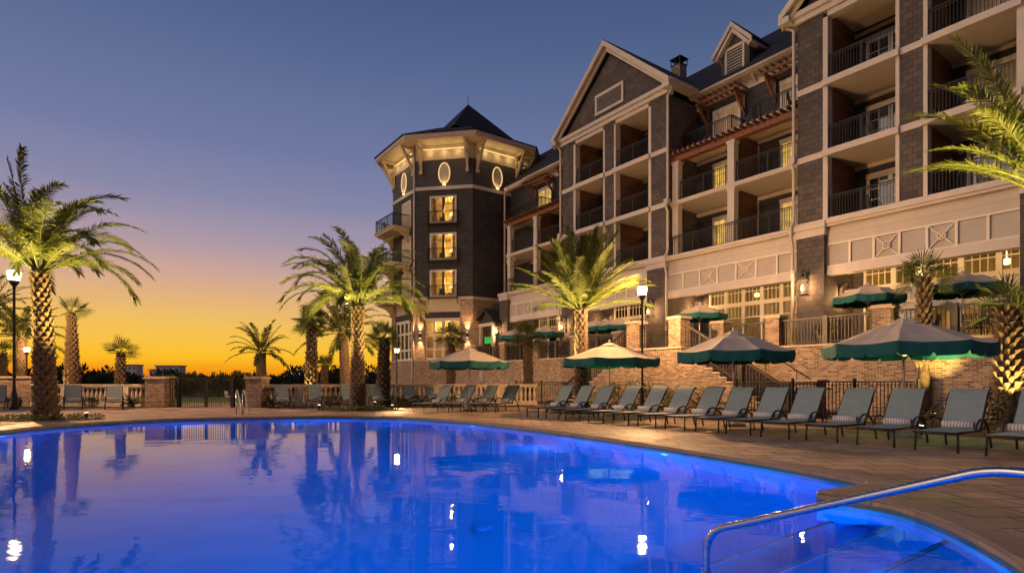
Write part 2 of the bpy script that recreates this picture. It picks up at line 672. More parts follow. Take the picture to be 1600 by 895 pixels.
def empty(name, loc, rz=0.0, label=None, cat=None, group=None):
    o = bpy.data.objects.new(name, None)
    o.empty_display_size = 0.3
    COL.objects.link(o)
    o.location = loc
    o.rotation_euler = (0, 0, rz)
    return tag(o, label, cat, group)


def kids(o):
    return [c for c in COL.objects if c.parent == o]


CH = {}


def copy_tree(o, parent=None):
    c = o.copy()
    COL.objects.link(c)
    if parent is not None:
        c.parent = parent
    if o.name not in CH:
        CH[o.name] = list(o.children)
    for ch in CH[o.name]:
        copy_tree(ch, c)
    return c


def light(name, kind, loc, power, color, parent=None, size=0.1, aim=None, spot=60, blend=0.5):
    ld = bpy.data.lights.new(name, kind)
    ld.energy = power
    ld.color = color
    if kind in ('POINT', 'SPOT'):
        ld.shadow_soft_size = size
    if kind == 'SPOT':
        ld.spot_size = R(spot)
        ld.spot_blend = blend
    o = bpy.data.objects.new(name, ld)
    COL.objects.link(o)
    o.location = loc
    if name == 'pool_beam':
        o.visible_transmission = False      # light stands in the water before its lens, hidden from refraction and reflection
        o.visible_glossy = False
    if aim is not None:
        o.rotation_euler = (Vector(aim) - Vector(loc)).to_track_quat('-Z', 'Y').to_euler()
    if parent is not None:
        o.parent = parent
    return o


WARM = (1.0, 0.54, 0.22)
AMBER = (1.0, 0.52, 0.20)


# ================================================================ pool, deck, ground
def catmull(pts, n=6):
    out = []
    m = len(pts)
    for i in range(m - 1):
        p0, p1, p2, p3 = (Vector(pts[min(max(i + j - 1, 0), m - 1)]) for j in range(4))
        for k in range(n):
            t = k / n
            out.append(0.5 * ((2 * p1) + (p2 - p0) * t + (2 * p0 - 5 * p1 + 4 * p2 - p3) * t * t + (3 * p1 - p0 - 3 * p2 + p3) * t ** 3))
    return out


def g2(px, py):
    p = gr(px, py)
    return (p.x, p.y)


raw = [(-11.0, 5.0), (-12.2, 9.5), (-12.9, 12.6), g2(0, 673.5), g2(60, 666.5), g2(150, 660), g2(250, 655), g2(360, 652), g2(480, 650), g2(600, 650.5),
       g2(700, 655.5), g2(800, 665), g2(900, 678), g2(1000, 692), g2(1100, 707), g2(1200, 723), g2(1300, 741)]
head = catmull(raw, 5) + [Vector(raw[-1])]
tip = [Vector(g2(1330, 746.5)), Vector(g2(1351, 752)), Vector(g2(1352, 756)), Vector(g2(1310, 762)), Vector(g2(1276, 767)), Vector(g2(1276, 771))]
raw2 = [g2(1310, 775), g2(1355, 781), g2(1400, 790), g2(1450, 805.5), g2(1520, 837), (3.46, 3.84), (3.05, 3.2), (2.5, 2.45), (1.75, 1.35), (0.9, 0.1), (-0.6, -1.6), (-3.2, -3.2), (-6.5, -3.0), (-9.2, -0.6), (-10.3, 2.4)]
tail = catmull(raw2, 5)[1:] + [Vector(raw2[-1])]
OUT = head + tip + [Vector(raw2[0])] + tail
OUT = [Vector((p[0], p[1])) for p in OUT]
area = sum(OUT[i].x * OUT[(i + 1) % len(OUT)].y - OUT[(i + 1) % len(OUT)].x * OUT[i].y for i in range(len(OUT)))
if area < 0:
    OUT.reverse()
NP_ = len(OUT)


def offset(poly, d):
    """outward for a counter-clockwise outline"""
    out = []
    n = len(poly)
    for i in range(n):
        a = (poly[i] - poly[i - 1]).normalized()
        b = (poly[(i + 1) % n] - poly[i]).normalized()
        na, nb = Vector((a.y, -a.x)), Vector((b.y, -b.x))
        s = na + nb
        if s.length < 1e-6:
            s = na
        s.normalize()
        k = max(0.55, s.dot(na))
        out.append(poly[i] + s * (d / k))
    return out


def fill(outer, inner, z):
    bm = bmesh.new()
    for loop in [outer] + ([inner] if inner else []):
        vs = [bm.verts.new((p[0], p[1], z)) for p in loop]
        for i in range(len(vs)):
            bm.edges.new((vs[i], vs[(i + 1) % len(vs)]))
    bmesh.ops.triangle_fill(bm, edges=bm.edges[:], use_beauty=True)
    mb = MB()
    bm.verts.ensure_lookup_table()
    bm.normal_update()
    idx = {v: i for i, v in enumerate(bm.verts)}
    fs = []
    for f in bm.faces:
        ids = [idx[v] for v in f.verts]
        if f.normal.z < 0:
            ids.reverse()
        fs.append(tuple(ids))
    mb.add([v.co[:] for v in bm.verts], fs)
    bm.free()
    return mb


WATER_Z = -0.10
POOL_D = -1.35
COPE = offset(OUT, 0.34)
deck_rect = [(-60, -25), (50, -25), (50, 33.0), (-60, 33.0)]
deck = fill(deck_rect, COPE, 0.0).build('pool_deck', 'paver')
tag(deck, 'warm tan paved pool deck around the swimming pool', None, None, 'structure')
# coping: raised rim with a bullnose step
mb = MB()
prof = [(0.34, -0.02), (0.34, 0.012), (0.03, 0.016), (0.0, 0.004), (0.0, -0.06)]
rings = [offset(OUT, a) if a else OUT for a, _ in prof]
vs = []
for (a, z), ring in zip(prof, rings):
    vs += [(p.x, p.y, z) for p in ring]
fs = []
for i in range(len(prof) - 1):
    for k in range(NP_):
        k2 = (k + 1) % NP_
        fs.append((i * NP_ + k, i * NP_ + k2, (i + 1) * NP_ + k2, (i + 1) * NP_ + k))
mb.add(vs, fs)
brickmat('coping_stone', (0.30, 0.21, 0.14), (0.37, 0.27, 0.19), (0.43, 0.32, 0.23), (0.15, 0.11, 0.08), 0.45, 0.34, 0.007, 0.6, 0.2)
tag(mb.build('pool_coping', 'coping_stone'), 'tan stone coping rim round the pool', None, None, 'structure')
# basin
mb = MB()
vs = [(p.x, p.y, -0.05) for p in OUT] + [(p.x, p.y, POOL_D) for p in OUT]
mb.add(vs, [(k, (k + 1) % NP_, NP_ + (k + 1) % NP_, NP_ + k) for k in range(NP_)])
fl = fill(OUT, None, POOL_D)
mb.add(fl.v, fl.f)
tag(mb.build('pool_basin', 'pool_plaster'), 'pale plaster pool basin below the blue water', None, None, 'structure')
# waterline tiles
brickmat('waterline_tile', (0.03, 0.16, 0.24), (0.05, 0.20, 0.30), (0.20, 0.16, 0.24), (0.10, 0.14, 0.2), 0.15, 0.15, 0.006, 0.2, 0.1, 0.0, 0.0)
mb = MB()
inn = offset(OUT, -0.004)
vs = [(p.x, p.y, -0.055) for p in inn] + [(p.x, p.y, -0.33) for p in inn]
mb.add(vs, [(k, (k + 1) % NP_, NP_ + (k + 1) % NP_, NP_ + k) for k in range(NP_)])
tag(mb.build('waterline_tiles', 'waterline_tile'), 'band of blue tiles along the pool waterline', None, None, 'structure')
wat = fill(offset(OUT, 0.01), None, WATER_Z).build('pool_water', 'water')
tag(wat, 'still blue lit water of the swimming pool', None, None, 'structure')
# entry steps under the foreground handrail, edges run along the building normal
mb = MB()
mt_ = MB()
for (Xe, ze) in ((-3.1, -0.90), (-2.5, -0.60), (-1.9, -0.30)):
    a, b = W(Xe, 4.2), W(Xe, 7.0)
    c2, d2 = W(-0.9, 7.0), W(-0.9, 4.2)
    poly = [(p.x, p.y) for p in (a, d2, c2, b)]
    mb.slab(poly, POOL_D + 0.002, ze)
    a2, b2 = W(Xe + 0.03, 4.21), W(Xe + 0.03, 6.99)
    mt_.bar(Vector((a2.x, a2.y, ze + 0.004)), Vector((b2.x, b2.y, ze + 0.004)), 0.055, 0.012)
st = empty('pool_steps', W(-2, 5.6, POOL_D), 0, None, None)
tag(st, None, None, None, 'structure')
mb.build('tread', 'pool_plaster', st, st.location)
mt_.build('edge_tile', 'step_tile', st, st.location)

# land beyond the deck
mb = MB()
B = 2500
for x0, x1, y0, y1 in ((-B, -60, -B, B), (50, B, -B, B), (-60, 50, -B, -25), (-60, 50, 33.0, B)):
    mb.add([(x0, y0, -0.03), (x1, y0, -0.03), (x1, y1, -0.03), (x0, y1, -0.03)], [(0, 1, 2, 3)])
tag(mb.build('ground', 'soil'), 'dark ground beyond the pool deck', None, None, 'structure')
m = MT('lawn_green')
v = m.coord('Object')
m.set(m.rmp(m.noise(v, 0.9, 6), [(0.3, (0.10, 0.16, 0.02)), (0.7, (0.22, 0.28, 0.045))]), 0.95)
m.bump(m.noise(v, 30, 4), 0.8, 0.05)
mb = MB()
mb.add([(-34, 33.5, -0.01), (-9, 33.5, -0.01), (-9, 46, -0.01), (-34, 46, -0.01)], [(0, 1, 2, 3)])
tag(mb.build('lawn', 'lawn_green'), 'strip of mown lawn beyond the iron gate', None, None, 'structure')
# planting beds (mulch), a few mm over the deck
mb = MB()
def bed(pts):
    mb.add([(p.x, p.y, 0.006) for p in pts], [tuple(range(len(pts)))])
bed([W(-12.0, 15.8), W(6, 15.8), W(6, 22.1), W(-7.4, 22.1), W(-7.4, 20.3), W(-10.0, 17.4)])
bed([W(-22, 17.3), W(-12.2, 17.3), W(-12.2, 18.7), W(-22, 18.7)])
bed([at(415, 26.6), at(836, 28.2), at(836, 30.4), at(415, 27.8)])
bed([at(-60, 27.0), at(223, 26.9), at(223, 28.3), at(-60, 28.8)])
tag(mb.build('planting_bed', 'mulch'), 'brown mulch planting beds along the walls', None, None, 'structure')


# ================================================================ rails and railings
def railing(mb, p, q, h=1.05, base=0.08, gap=0.115, bw=0.018, post=1.5, pw=0.045, top=(0.05, 0.04), skip_ends=False):
    p, q = Vector(p), Vector(q)
    L = (q - p).length
    n = max(1, round(L / gap))
    up = Vector((0, 0, 1))
    mb.bar(p + up * h, q + up * h, top[0], top[1])
    mb.bar(p + up * (h - 0.10), q + up * (h - 0.10), 0.03, 0.022)
    mb.bar(p + up * base, q + up * base, 0.03, 0.025)
    for i in range(n + 1):
        a = p.lerp(q, i / n)
        mb.bar(a + up * base, a + up * (h - 0.02), bw)
    k = max(1, round(L / post))
    for i in range(k + 1):
        if skip_ends and i in (0, k):
            continue
        a = p.lerp(q, i / k)
        mb.bar(a, a + up * (h + 0.02), pw)
    return mb


# ================================================================ hotel (built in the facade frame)
HX, HT = -25.0, 27.0
HO = (HX, HT, 0)
hotel = empty('hotel_building', W(HX, HT, 0), BANG,
              'dark shingled resort hotel with cream trim, gables and an octagonal corner tower', 'hotel')


def hp(mb, name, mat, parent=None):
    if parent is None:
        return mb.build(name, mat, hotel, HO)
    return mb.build(name, mat, parent, HO)


FL = [8.2, 11.25, 14.3]
TOPZ = 17.3
TF, TM, TB = 25.4, 25.7, 28.1
rnd = random.Random(4)


def french(Xa, Xb, t, z0, z1, lit, tr=None, cols=2, rows=4, parent=None):
    """a white framed glazed door pair on the wall face t (facing -t)"""
    f = MB()
    w = 0.13
    f.box(Xa, Xa + w, t - 0.05, t + 0.03, z0, z1)
    f.box(Xb - w, Xb, t - 0.05, t + 0.03, z0, z1)
    f.box(Xa - 0.03, Xb + 0.03, t - 0.06, t + 0.03, z1, z1 + 0.15)
    f.box(Xa + w, Xb - w, t - 0.045, t + 0.03, z0, z0 + 0.22)
    f.box(Xa + w, Xb - w, t - 0.045, t + 0.03, z1 - 0.10, z1)
    mid = (Xa + Xb) / 2
    f.box(mid - 0.09, mid + 0.09, t - 0.047, t + 0.03, z0 + 0.22, z1 - 0.10)
    for a, b in ((Xa + w, mid - 0.09), (mid + 0.09, Xb - w)):
        for i in range(1, cols):
            x = a + (b - a) * i / cols
            f.box(x - 0.014, x + 0.014, t - 0.036, t + 0.01, z0 + 0.22, z1 - 0.10)
        for i in range(1, rows):
            z = z0 + 0.22 + (z1 - z0 - 0.32) * i / rows
            f.box(a, b, t - 0.033, t + 0.01, z - 0.014, z + 0.014)
    d = hp(f, 'french_door', 'window_trim', parent)
    g = MB()
    g.box(Xa + w - 0.01, Xb - w + 0.01, t - 0.012, t + 0.004, z0 + 0.2, z1 - 0.09)
    hp(g, 'pane', 'warm_pane' if lit else ('curtain' if rnd.random() < 0.35 else 'dark_glass'), d)
    return d


def seats(Xa, t, z):
    pass


def louvre_band(Xa, Xb):
    """panelled louvre band and beams over the ground floor bays"""
    t = TF + 0.15
    b = MB()
    b.box(Xa, Xb, t, t + 0.5, 7.24, 7.95)
    hp(b, 'fascia', 'cream_siding')
    b = MB()
    b.box(Xa, Xb, t - 0.22, t + 2.4, 7.95, 8.19)
    b.box(Xa, Xb, t - 0.30, t - 0.22, 8.06, 8.19)
    hp(b, 'cornice', 'trim')
    b = MB()
    b.box(Xa, Xb, t - 0.06, t + 0.42, 5.87, 6.24)
    hp(b, 'beam', 'trim')
    b = MB()
    b.box(Xa, Xb, t + 0.06, t + 0.3, 6.24, 7.24)
    band = hp(b, 'louvre_panel', 'louvre')
    b = MB()
    n = 7
    zc = 6.74
    b.box(Xa, Xb, t - 0.01, t + 0.06, 7.16, 7.24)
    b.box(Xa, Xb, t - 0.01, t + 0.06, 6.24, 6.30)
    for i in range(n + 1):
        x = Xa + (Xb - Xa) * i / n
        b.box(max(Xa, x - 0.045), min(Xb, x + 0.045), t - 0.02, t + 0.058, 6.30, 7.16)
    for i in (2, 5) if n == 7 else ():
        x0 = Xa + (Xb - Xa) * (i - (0 if i == 5 else 0)) / n + (0.045 if i == 2 else -(Xb - Xa) / n + 0.045)
        x1 = x0 + (Xb - Xa) / n - 0.09
        b.bar((x0, t + 0.02, 6.30), (x1, t + 0.02, 7.16), 0.04, 0.06, (0, 1, 0))
        b.bar((x0, t + 0.015, 7.16), (x1, t + 0.015, 6.30), 0.04, 0.06, (0, 1, 0))
        xc = (x0 + x1) / 2
        k = len(b.v)
        pts = [(xc + 0.13 * math.cos(a), t - 0.015, 6.73 + 0.13 * math.sin(a)) for a in [2 * PI * j / 16 for j in range(17)]]
        b.tube(pts, 0.028, 6, False)
    hp(b, 'lattice', 'window_trim', band)


def ground_bay(Xa, Xb, wa, wb):
    """recessed restaurant front: shingle walls, glazed screen from wa to wb, lit room behind"""
    t = 27.9
    for u, v in ((Xa, wa), (wb, Xb)):
        if v - u > 0.02:
            s = MB()
            s.box(u, v, t, t + 0.3, 2.7, 7.9)
            hp(s, 'recess_wall', 'shingle')
    s = MB()
    s.box(Xa, Xb, TF + 0.65, t + 0.3, 7.02, 7.12)
    hp(s, 'porch_ceiling', 'soffit')
    f = MB()
    n = max(3, round((wb - wa) / 1.15))
    zt, zs = 6.75, 5.45
    f.box(wa, wb, t - 0.08, t + 0.10, 6.62, 7.0)
    f.box(wa, wb, t - 0.08, t + 0.10, 5.30, 5.52)
    f.box(wa, wb, t - 0.08, t + 0.10, 2.72, 2.95)
    for i in range(n + 1):
        x = wa + (wb - wa) * i / n
        f.box(max(wa, x - 0.10), min(wb, x + 0.10), t - 0.075, t + 0.09, 2.95, 6.62)
    for i in range(n):
        a = wa + (wb - wa) * i / n + 0.10
        b = wa + (wb - wa) * (i + 1) / n - 0.10
        for j in range(1, 4):
            x = a + (b - a) * j / 4
            f.box(x - 0.016, x + 0.016, t - 0.03, t + 0.03, 5.52, 6.62)
            f.box(x - 0.014, x + 0.014, t - 0.026, t + 0.028, 4.72, 5.30)
        f.box(a, b, t - 0.027, t + 0.027, 6.04, 6.08)
        f.box(a, b, t - 0.03, t + 0.03, 4.66, 4.72)
    ww = hp(f, 'window_wall', 'window_trim')
    g = MB()
    g.box(wa, wb, t - 0.004, t + 0.004, 2.95, 6.62)
    hp(g, 'pane', 'clear_glass', ww)
    # dining room
    r_ = MB()
    r_.box(wa - 0.3, wb + 0.3, 33.0, 33.1, 2.7, 7.0)
    r_.box(wa - 0.4, wa - 0.3, t + 0.35, 33.1, 2.7, 7.0)
    r_.box(wb + 0.3, wb + 0.4, t + 0.35, 33.1, 2.7, 7.0)
    r_.box(wa - 0.4, wb + 0.4, t + 0.32, 33.1, 7.0, 7.1)
    dr = hp(r_, 'dining_room', 'dining_wall')
    c = MB()
    for k in range(5):
        x = wa + (wb - wa) * (k + 0.5) / 5
        c.box(x - 0.28, x + 0.28, 32.85, 32.96, 3.0, 5.9)
    hp(c, 'wall_panel', 'curtain', dr)
    q = MB()
    for k in range(n):
        if rnd.random() < 0.6:
            a = wa + (wb - wa) * k / n + 0.12
            b = wa + (wb - wa) * (k + 1) / n - 0.12
            q.box(a, b, t + 0.12, t + 0.14, 4.2 - rnd.random() * 0.8, 5.3)
    hp(q, 'window_shade', 'curtain', dr)
    for k in (0.15, 0.5, 0.85):
        x = wa + (wb - wa) * k
        light('porch_light', 'POINT', (x - HX, 26.75 - HT, 6.75), 34, (1.0, 0.66, 0.28), hotel, 0.08)
    for k in (0.25, 0.75):
        x = wa + (wb - wa) * k
        p = MB()
        p.tube([(x, 30.0, 7.0), (x, 30.0, 6.25)], 0.02, 6)
        p.lathe([(0.04, 6.3), (0.12, 6.26), (0.14, 6.10), (0.09, 6.04)], x, 30.0, 12)
        hp(p, 'pendant_lamp', 'pendant_glow', dr)
        light('dining_light', 'POINT', (x - HX, 30.0 - HT, 5.6), 75, (1.0, 0.66, 0.20), hotel, 0.3)


def ground_pier(Xa, Xb):
    p = MB()
    p.box(Xa, Xb, TF - 0.12, TF + 2.5, 2.7, 7.62)
    hp(p, 'shingle_pier', 'shingle')
    p = MB()
    p.box(Xa - 0.04, Xb + 0.04, TF - 0.17, TF + 0.5, 7.62, 7.95)
    p.box(Xa - 0.08, Xb + 0.08, TF - 0.24, TF + 0.5, 7.95, 8.19)
    hp(p, 'pier_cap', 'trim')


def pavilion(c, lit, wood_side):
    hw = 4.47
    L_, R_ = c - hw, c + hw
    # shingled piers and the trim beside the openings
    s = MB()
    tr = MB()
    zb, zt = 8.2, TOPZ
    op = [(L_ + 1.33, c - 0.54), (c + 0.54, R_ - 1.33)]
    for a, b in ((L_, L_ + 1.13), (c - 0.40, c + 0.40), (R_ - 1.13, R_)):
        s.box(a, b, TF, TF + 0.35, zb, zt)
    s.box(L_, L_ + 0.3, TF + 0.35, 34, zb, zt)
    s.box(R_ - 0.3, R_, TF + 0.35, 34, zb, zt)
    hp(s, 'shingle_wall', 'shingle')
    for a, b in ((L_ + 1.13, L_ + 1.33), (c - 0.54, c - 0.40), (c + 0.40, c + 0.54), (R_ - 1.33, R_ - 1.13)):
        tr.box(a, b, TF - 0.03, TF + 0.38, zb, zt - 0.25)
    for a, b in op:
        tr.box(a, b, TF - 0.03, TF + 0.38, zt - 0.25, zt)
    for z in FL[1:]:
        tr.box(L_ - 0.03, R_ + 0.03, TF - 0.06, TF - 0.002, z - 0.24, z + 0.02)
    tr.box(L_ - 0.06, R_ + 0.06, TF - 0.10, TF + 0.1, 8.19, 8.30)
    hp(tr, 'trim_board', 'trim')
    bk = MB()
    bk.box(L_ + 0.3, R_ - 0.3, 27.9, 28.15, zb, zt)
    bk.box(c - 0.35, c + 0.35, TF + 0.38, 27.9, zb, zt)
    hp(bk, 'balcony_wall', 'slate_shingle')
    sw = MB()
    for a, b in op:
        sw.box(a - 0.03, a + 0.02, TF + 0.40, 27.88, zb + 0.02, zt - 0.05)
    hp(sw, 'partition', 'boardwalk')
    for k, z in enumerate(FL):
        for j, (a, b) in enumerate(op):
            if k:
                sl = MB()
                sl.box(a - 0.16, b + 0.16, TF - 0.20, TF - 0.062, z - 0.26, z)
                sl.box(a, b, TF - 0.062, 27.88, z - 0.24, z)
                hp(sl, 'balcony_slab', 'trim')
            ra = MB()
            railing(ra, (a, TF + 0.08, z), (b, TF + 0.08, z), 1.07)
            hp(ra, 'railing', 'iron')
            w = b - a
            french(a + 0.5, b - 0.15, 27.9, z + 0.03, z + 2.2, (k, j) in lit)
    for a, b in op:
        ce = MB()
        ce.box(a, b, TF + 0.38, 27.88, zt - 0.1, zt)
        hp(ce, 'ceiling', 'soffit')
        for z in FL[1:] + [zt]:
            ce = MB()
            ce.box(a + 0.03, b, 27.80, 27.895, z - 0.42, z - 0.25)
            hp(ce, 'crown_moulding', 'soffit')
    # entablature and gable
    e = MB()
    e.box(L_ - 0.15, R_ + 0.15, TF - 0.14, TF + 0.36, TOPZ, TOPZ + 0.48)
    e.box(L_ - 0.25, R_ + 0.25, TF - 0.26, TF - 0.14, TOPZ + 0.26, TOPZ + 0.48)
    hp(e, 'entablature', 'trim')
    ez, az = TOPZ + 0.40, 22.1
    sl = (az - ez) / (hw + 0.55)
    g = MB()
    g.prism([(L_ + 0.1, TOPZ + 0.48), (R_ - 0.1, TOPZ + 0.48), (c, az - 0.55)], TF, TF + 0.3)
    gw = hp(g, 'gable_wall', 'shingle')
    v = MB()
    v.box(c - 1.22, c + 1.22, TF - 0.10, TF - 0.004, 18.15, 18.30)
    v.box(c - 1.22, c + 1.22, TF - 0.10, TF - 0.004, 19.25, 19.42)
    v.box(c - 1.22, c - 1.06, TF - 0.09, TF - 0.004, 18.30, 19.25)
    v.box(c + 1.06, c + 1.22, TF - 0.09, TF - 0.004, 18.30, 19.25)
    vent = hp(v, 'gable_vent', 'trim')
    v = MB()
    for i in range(7):
        z = 18.34 + i * 0.13
        v.add([(c - 1.06, TF - 0.09, z), (c + 1.06, TF - 0.09, z), (c + 1.06, TF - 0.02, z + 0.09), (c - 1.06, TF - 0.02, z + 0.09)], [(0, 1, 2, 3)])
    hp(v, 'slats', 'trim', vent)
    v = MB()
    v.box(c - 1.06, c + 1.06, TF - 0.015, TF - 0.003, 18.3, 19.25)
    hp(v, 'vent_back', 'roof_shingle', vent)
    ro = MB()
    xe0, xe1 = L_ - 0.55, R_ + 0.55
    t0, t1 = TF - 0.55, 38
    for xe, sg in ((xe0, -1), (xe1, 1)):
        a = Vector((xe, 0, ez))
        b = Vector((c, 0, az))
        n = Vector((sl * sg, 0, 1)).normalized() * 0.16
        poly = [(xe, ez), (c, az), (c, az + 0.22), (xe + sg * 0.03, ez + 0.20)]
        if sg < 0:
            poly.reverse()
        ro.prism([(p[0], p[1]) for p in poly], t0, t1)
    hp(ro, 'roof', 'roof_shingle')
    rk = MB()
    for xe, sg in ((xe0, -1), (xe1, 1)):
        dz = 0.02
        for off, ta, wd in ((0.0, t0 - 0.05, 0.34), (-0.30, t0 + 0.22, 0.30)):
            poly = [(xe + sg * 0.02, ez + 0.14 + off), (xe + sg * 0.02, ez + 0.14 + off - wd), (c, az + 0.16 + off - wd), (c, az + 0.16 + off)]
            if sg > 0:
                poly.reverse()
            rk.prism(poly, ta, ta + 0.10)
        # soffit under the overhang
        poly = [(xe, ez - 0.02), (xe, ez - 0.07), (c, az - 0.07), (c, az - 0.02)]
        if sg > 0:
            poly.reverse()
        rk.prism(poly, t0 + 0.05, TF + 0.02)
    # eave returns
    for x in (L_ - 0.35, R_ + 0.35):
        rk.box(x - 0.24, x + 0.24, t0 - 0.03, TF + 0.1, ez - 0.32, ez - 0.05)
    hp(rk, 'rake_board', 'trim')
    gu = MB()
    for x, sg in ((xe0, -1), (xe1, 1)):
        gu.box(x - 0.08, x + 0.08, t0 + 0.06, 27.4, ez - 0.02, ez + 0.16)
        gu.box(min(x, x - sg * 0.55), max(x, x - sg * 0.55), TF + 0.11, 34, ez - 0.07, ez - 0.021)
    hp(gu, 'eave_gutter', 'trim')
    # downspouts at the corners
    for x, sg in ((L_ - 0.12, -1), (R_ + 0.12, 1)):
        d = MB()
        d.tube([(x + sg * 0.42, TF - 0.1, ez), (x + sg * 0.3, TF - 0.1, ez - 0.35), (x, TF - 0.1, ez - 0.6), (x, TF - 0.1, 11.6), (x, TF - 0.12, 11.3), (x, TF - 0.26, 10.95),
                (x, TF - 0.1, 10.7), (x, TF - 0.1, 8.6), (x, TF - 0.2, 8.35), (x, TF - 0.36, 8.15), (x, TF - 0.36, 7.7), (x, TF - 0.22, 7.3), (x, TF - 0.22, 2.75)], 0.075, 8)
        d.box(x - 0.13, x + 0.13, TF - 0.3, TF - 0.03, 11.08, 11.36)
        hp(d, 'downspout', 'trim')


def middle(Xa, Xb, lit3, dormer=True, colend=True):
    """recessed bay with two balcony floors, a cedar pergola beam and french doors above"""
    mid = (Xa + Xb) / 2 + 0.1
    w = MB()
    w.box(Xa, Xb, TB, TB + 0.3, 8.2, TOPZ + 0.3)
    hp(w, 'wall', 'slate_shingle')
    tr = MB()
    tr.box(Xa, Xb, TB - 0.07, TB - 0.002, TOPZ - 0.32, TOPZ + 0.18)
    hp(tr, 'frieze', 'trim')
    for z in (FL[1],):
        s = MB()
        s.box(Xa, Xb, TM - 0.06, TB, z - 0.20, z)
        s.box(Xa, Xb, TM - 0.10, TM - 0.06, z - 0.12, z)
        hp(s, 'balcony_slab', 'trim')
    s = MB()
    s.box(Xa, Xb, TM + 0.5, TB, 14.0, 14.25)
    hp(s, 'balcony_slab', 'soffit')
    for z in (11.0, 14.0):
        ce = MB()
        ce.box(Xa, Xb, TB - 0.09, TB - 0.003, z - 0.2, z)
        hp(ce, 'crown_moulding', 'trim')
    # columns, partitions
    for x in ((Xa + 0.32, mid) if colend else (mid,)):
        for z0, z1 in ((8.2, 11.05), (11.25, 13.45)):
            c = MB()
            c.box(x - 0.19, x + 0.19, TM - 0.02, TM + 0.36, z0, z1)
            c.box(x - 0.25, x + 0.25, TM - 0.05, TM + 0.42, z1 - 0.10, z1)
            c.box(x - 0.22, x + 0.22, TM - 0.035, TM + 0.39, z1 - 0.16, z1 - 0.10)
            c.box(x - 0.22, x + 0.22, TM - 0.035, TM + 0.39, z0, z0 + 0.14)
            hp(c, 'column', 'trim')
    for z0, z1 in ((8.2, 11.05), (11.25, 13.9)):
        p = MB()
        p.box(mid - 0.06, mid + 0.06, TM + 0.36, TB, z0, z1)
        hp(p, 'partition', 'boardwalk')
        p = MB()
        p.box(mid + 0.061, mid + 0.10, TB - 0.12, TB, z0, z1 - 0.2)
        hp(p, 'corner_board', 'trim')
    # railings
    for z, t in ((FL[0], TM - 0.02), (FL[1], TM + 0.16)):
        r_ = MB()
        if z == FL[0]:
            railing(r_, (Xa + 0.12, TM - 0.12, z), (Xb - 0.02, TM - 0.12, z), 1.07)
        else:
            railing(r_, (Xa + 0.52, t, z), (mid - 0.2, t, z), 1.07)
            railing(r_, (mid + 0.2, t, z), (Xb - 0.02, t, z), 1.07)
        hp(r_, 'railing', 'iron')
    # doors
    for z, k in ((FL[0], 0), (FL[1], 1)):
        for j, x in enumerate((Xa + 1.05, mid + 1.25)):
            french(x, x + 1.75, TB, z + 0.03, z + 2.2, (k, j) in lit3)
    # pergola over the balconies
    p = MB()
    p.box(Xa, Xb, TM - 0.03, TM + 0.14, 13.45, 13.72)
    p.box(Xa, Xb, TM + 0.30, TM + 0.40, 13.47, 13.70)
    n = int((Xb - Xa) / 0.34)
    for i in range(n + 1):
        x = Xa + 0.12 + i * (Xb - Xa - 0.24) / n
        p.prism([(TM - 0.42, 13.76), (TM - 0.30, 13.70), (TM + 0.5, 13.72), (TM + 0.5, 13.90), (TM - 0.42, 13.88)], 0, 0.08)
        k = len(p.v) - 10
        for q in range(k, k + 10):
            a, b, z = p.v[q]
            p.v[q] = (x + b - 0.04, a, z)
    hp(p, 'pergola', 'cedar')
    # upper french doors with bracketed cedar awnings
    for j, x in enumerate((Xa + 1.05, mid + 1.25)):
        french(x, x + 1.75, TB, 14.3, 16.45, (2, j) in lit3)
        a = MB()
        for bx in (x - 0.25, x + 2.0):
            a.bar((bx, TB - 0.06, 15.6), (bx, TB - 0.06, 16.85), 0.14, 0.10)
            a.bar((bx, TB - 0.08, 15.75), (bx, TB - 0.95, 16.68), 0.12, 0.14)
            a.bar((bx, TB, 16.78), (bx, TB - 1.15, 16.78), 0.12, 0.14)
        for tt in (0.35, 0.95):
            a.bar((x - 0.5, TB - tt, 16.9), (x + 2.25, TB - tt, 16.9), 0.10, 0.12)
        for q in range(9):
            bx = x - 0.42 + q * 0.325
            a.bar((bx, TB - 0.05, 17.0), (bx, TB - 1.3, 17.0), 0.06, 0.09)
        hp(a, 'awning_bracket', 'cedar')
        r_ = MB()
        if j == 0:
            railing(r_, (x - 0.9, TM + 1.0, 14.25), (x + 2.1, TM + 1.0, 14.25), 1.0)
            railing(r_, (x - 0.9, TM + 1.0, 14.25), (x - 0.9, TB, 14.25), 1.0)
            railing(r_, (x + 2.1, TM + 1.0, 14.25), (x + 2.1, TB, 14.25), 1.0)
        else:
            pts = [(x - 1.2 + 1.0 * (1 - math.cos(u)), TB - 1.5 * math.sin(u), 14.25) for u in [PI / 2 * q / 5 for q in range(6)]]
            pts.append((min(Xb - 0.05, x + 2.3), TB - 1.5, 14.25))
            for u, v in zip(pts, pts[1:]):
                railing(r_, u, v, 1.0, post=9)
        hp(r_, 'railing', 'iron')
    # eaves and roof
    e = MB()
    e.box(Xa - 0.0, Xb, TB - 0.72, TB - 0.56, TOPZ + 0.18, TOPZ + 0.36)
    e.box(Xa, Xb, TB - 0.56, TB - 0.05, TOPZ + 0.14, TOPZ + 0.20)
    e.tube([(Xa, TB - 0.76, TOPZ + 0.30), (Xb, TB - 0.76, TOPZ + 0.30)], 0.085, 8)
    for q in range(5):
        x = Xa + (q + 0.5) * (Xb - Xa) / 5
        e.prism([(TB - 0.5, TOPZ + 0.14), (TB - 0.07, TOPZ - 0.25), (TB - 0.07, TOPZ + 0.14)], 0, 0.12)
        for k in range(len(e.v) - 6, len(e.v)):
            a, b, z = e.v[k]
            e.v[k] = (x + b, a, z)
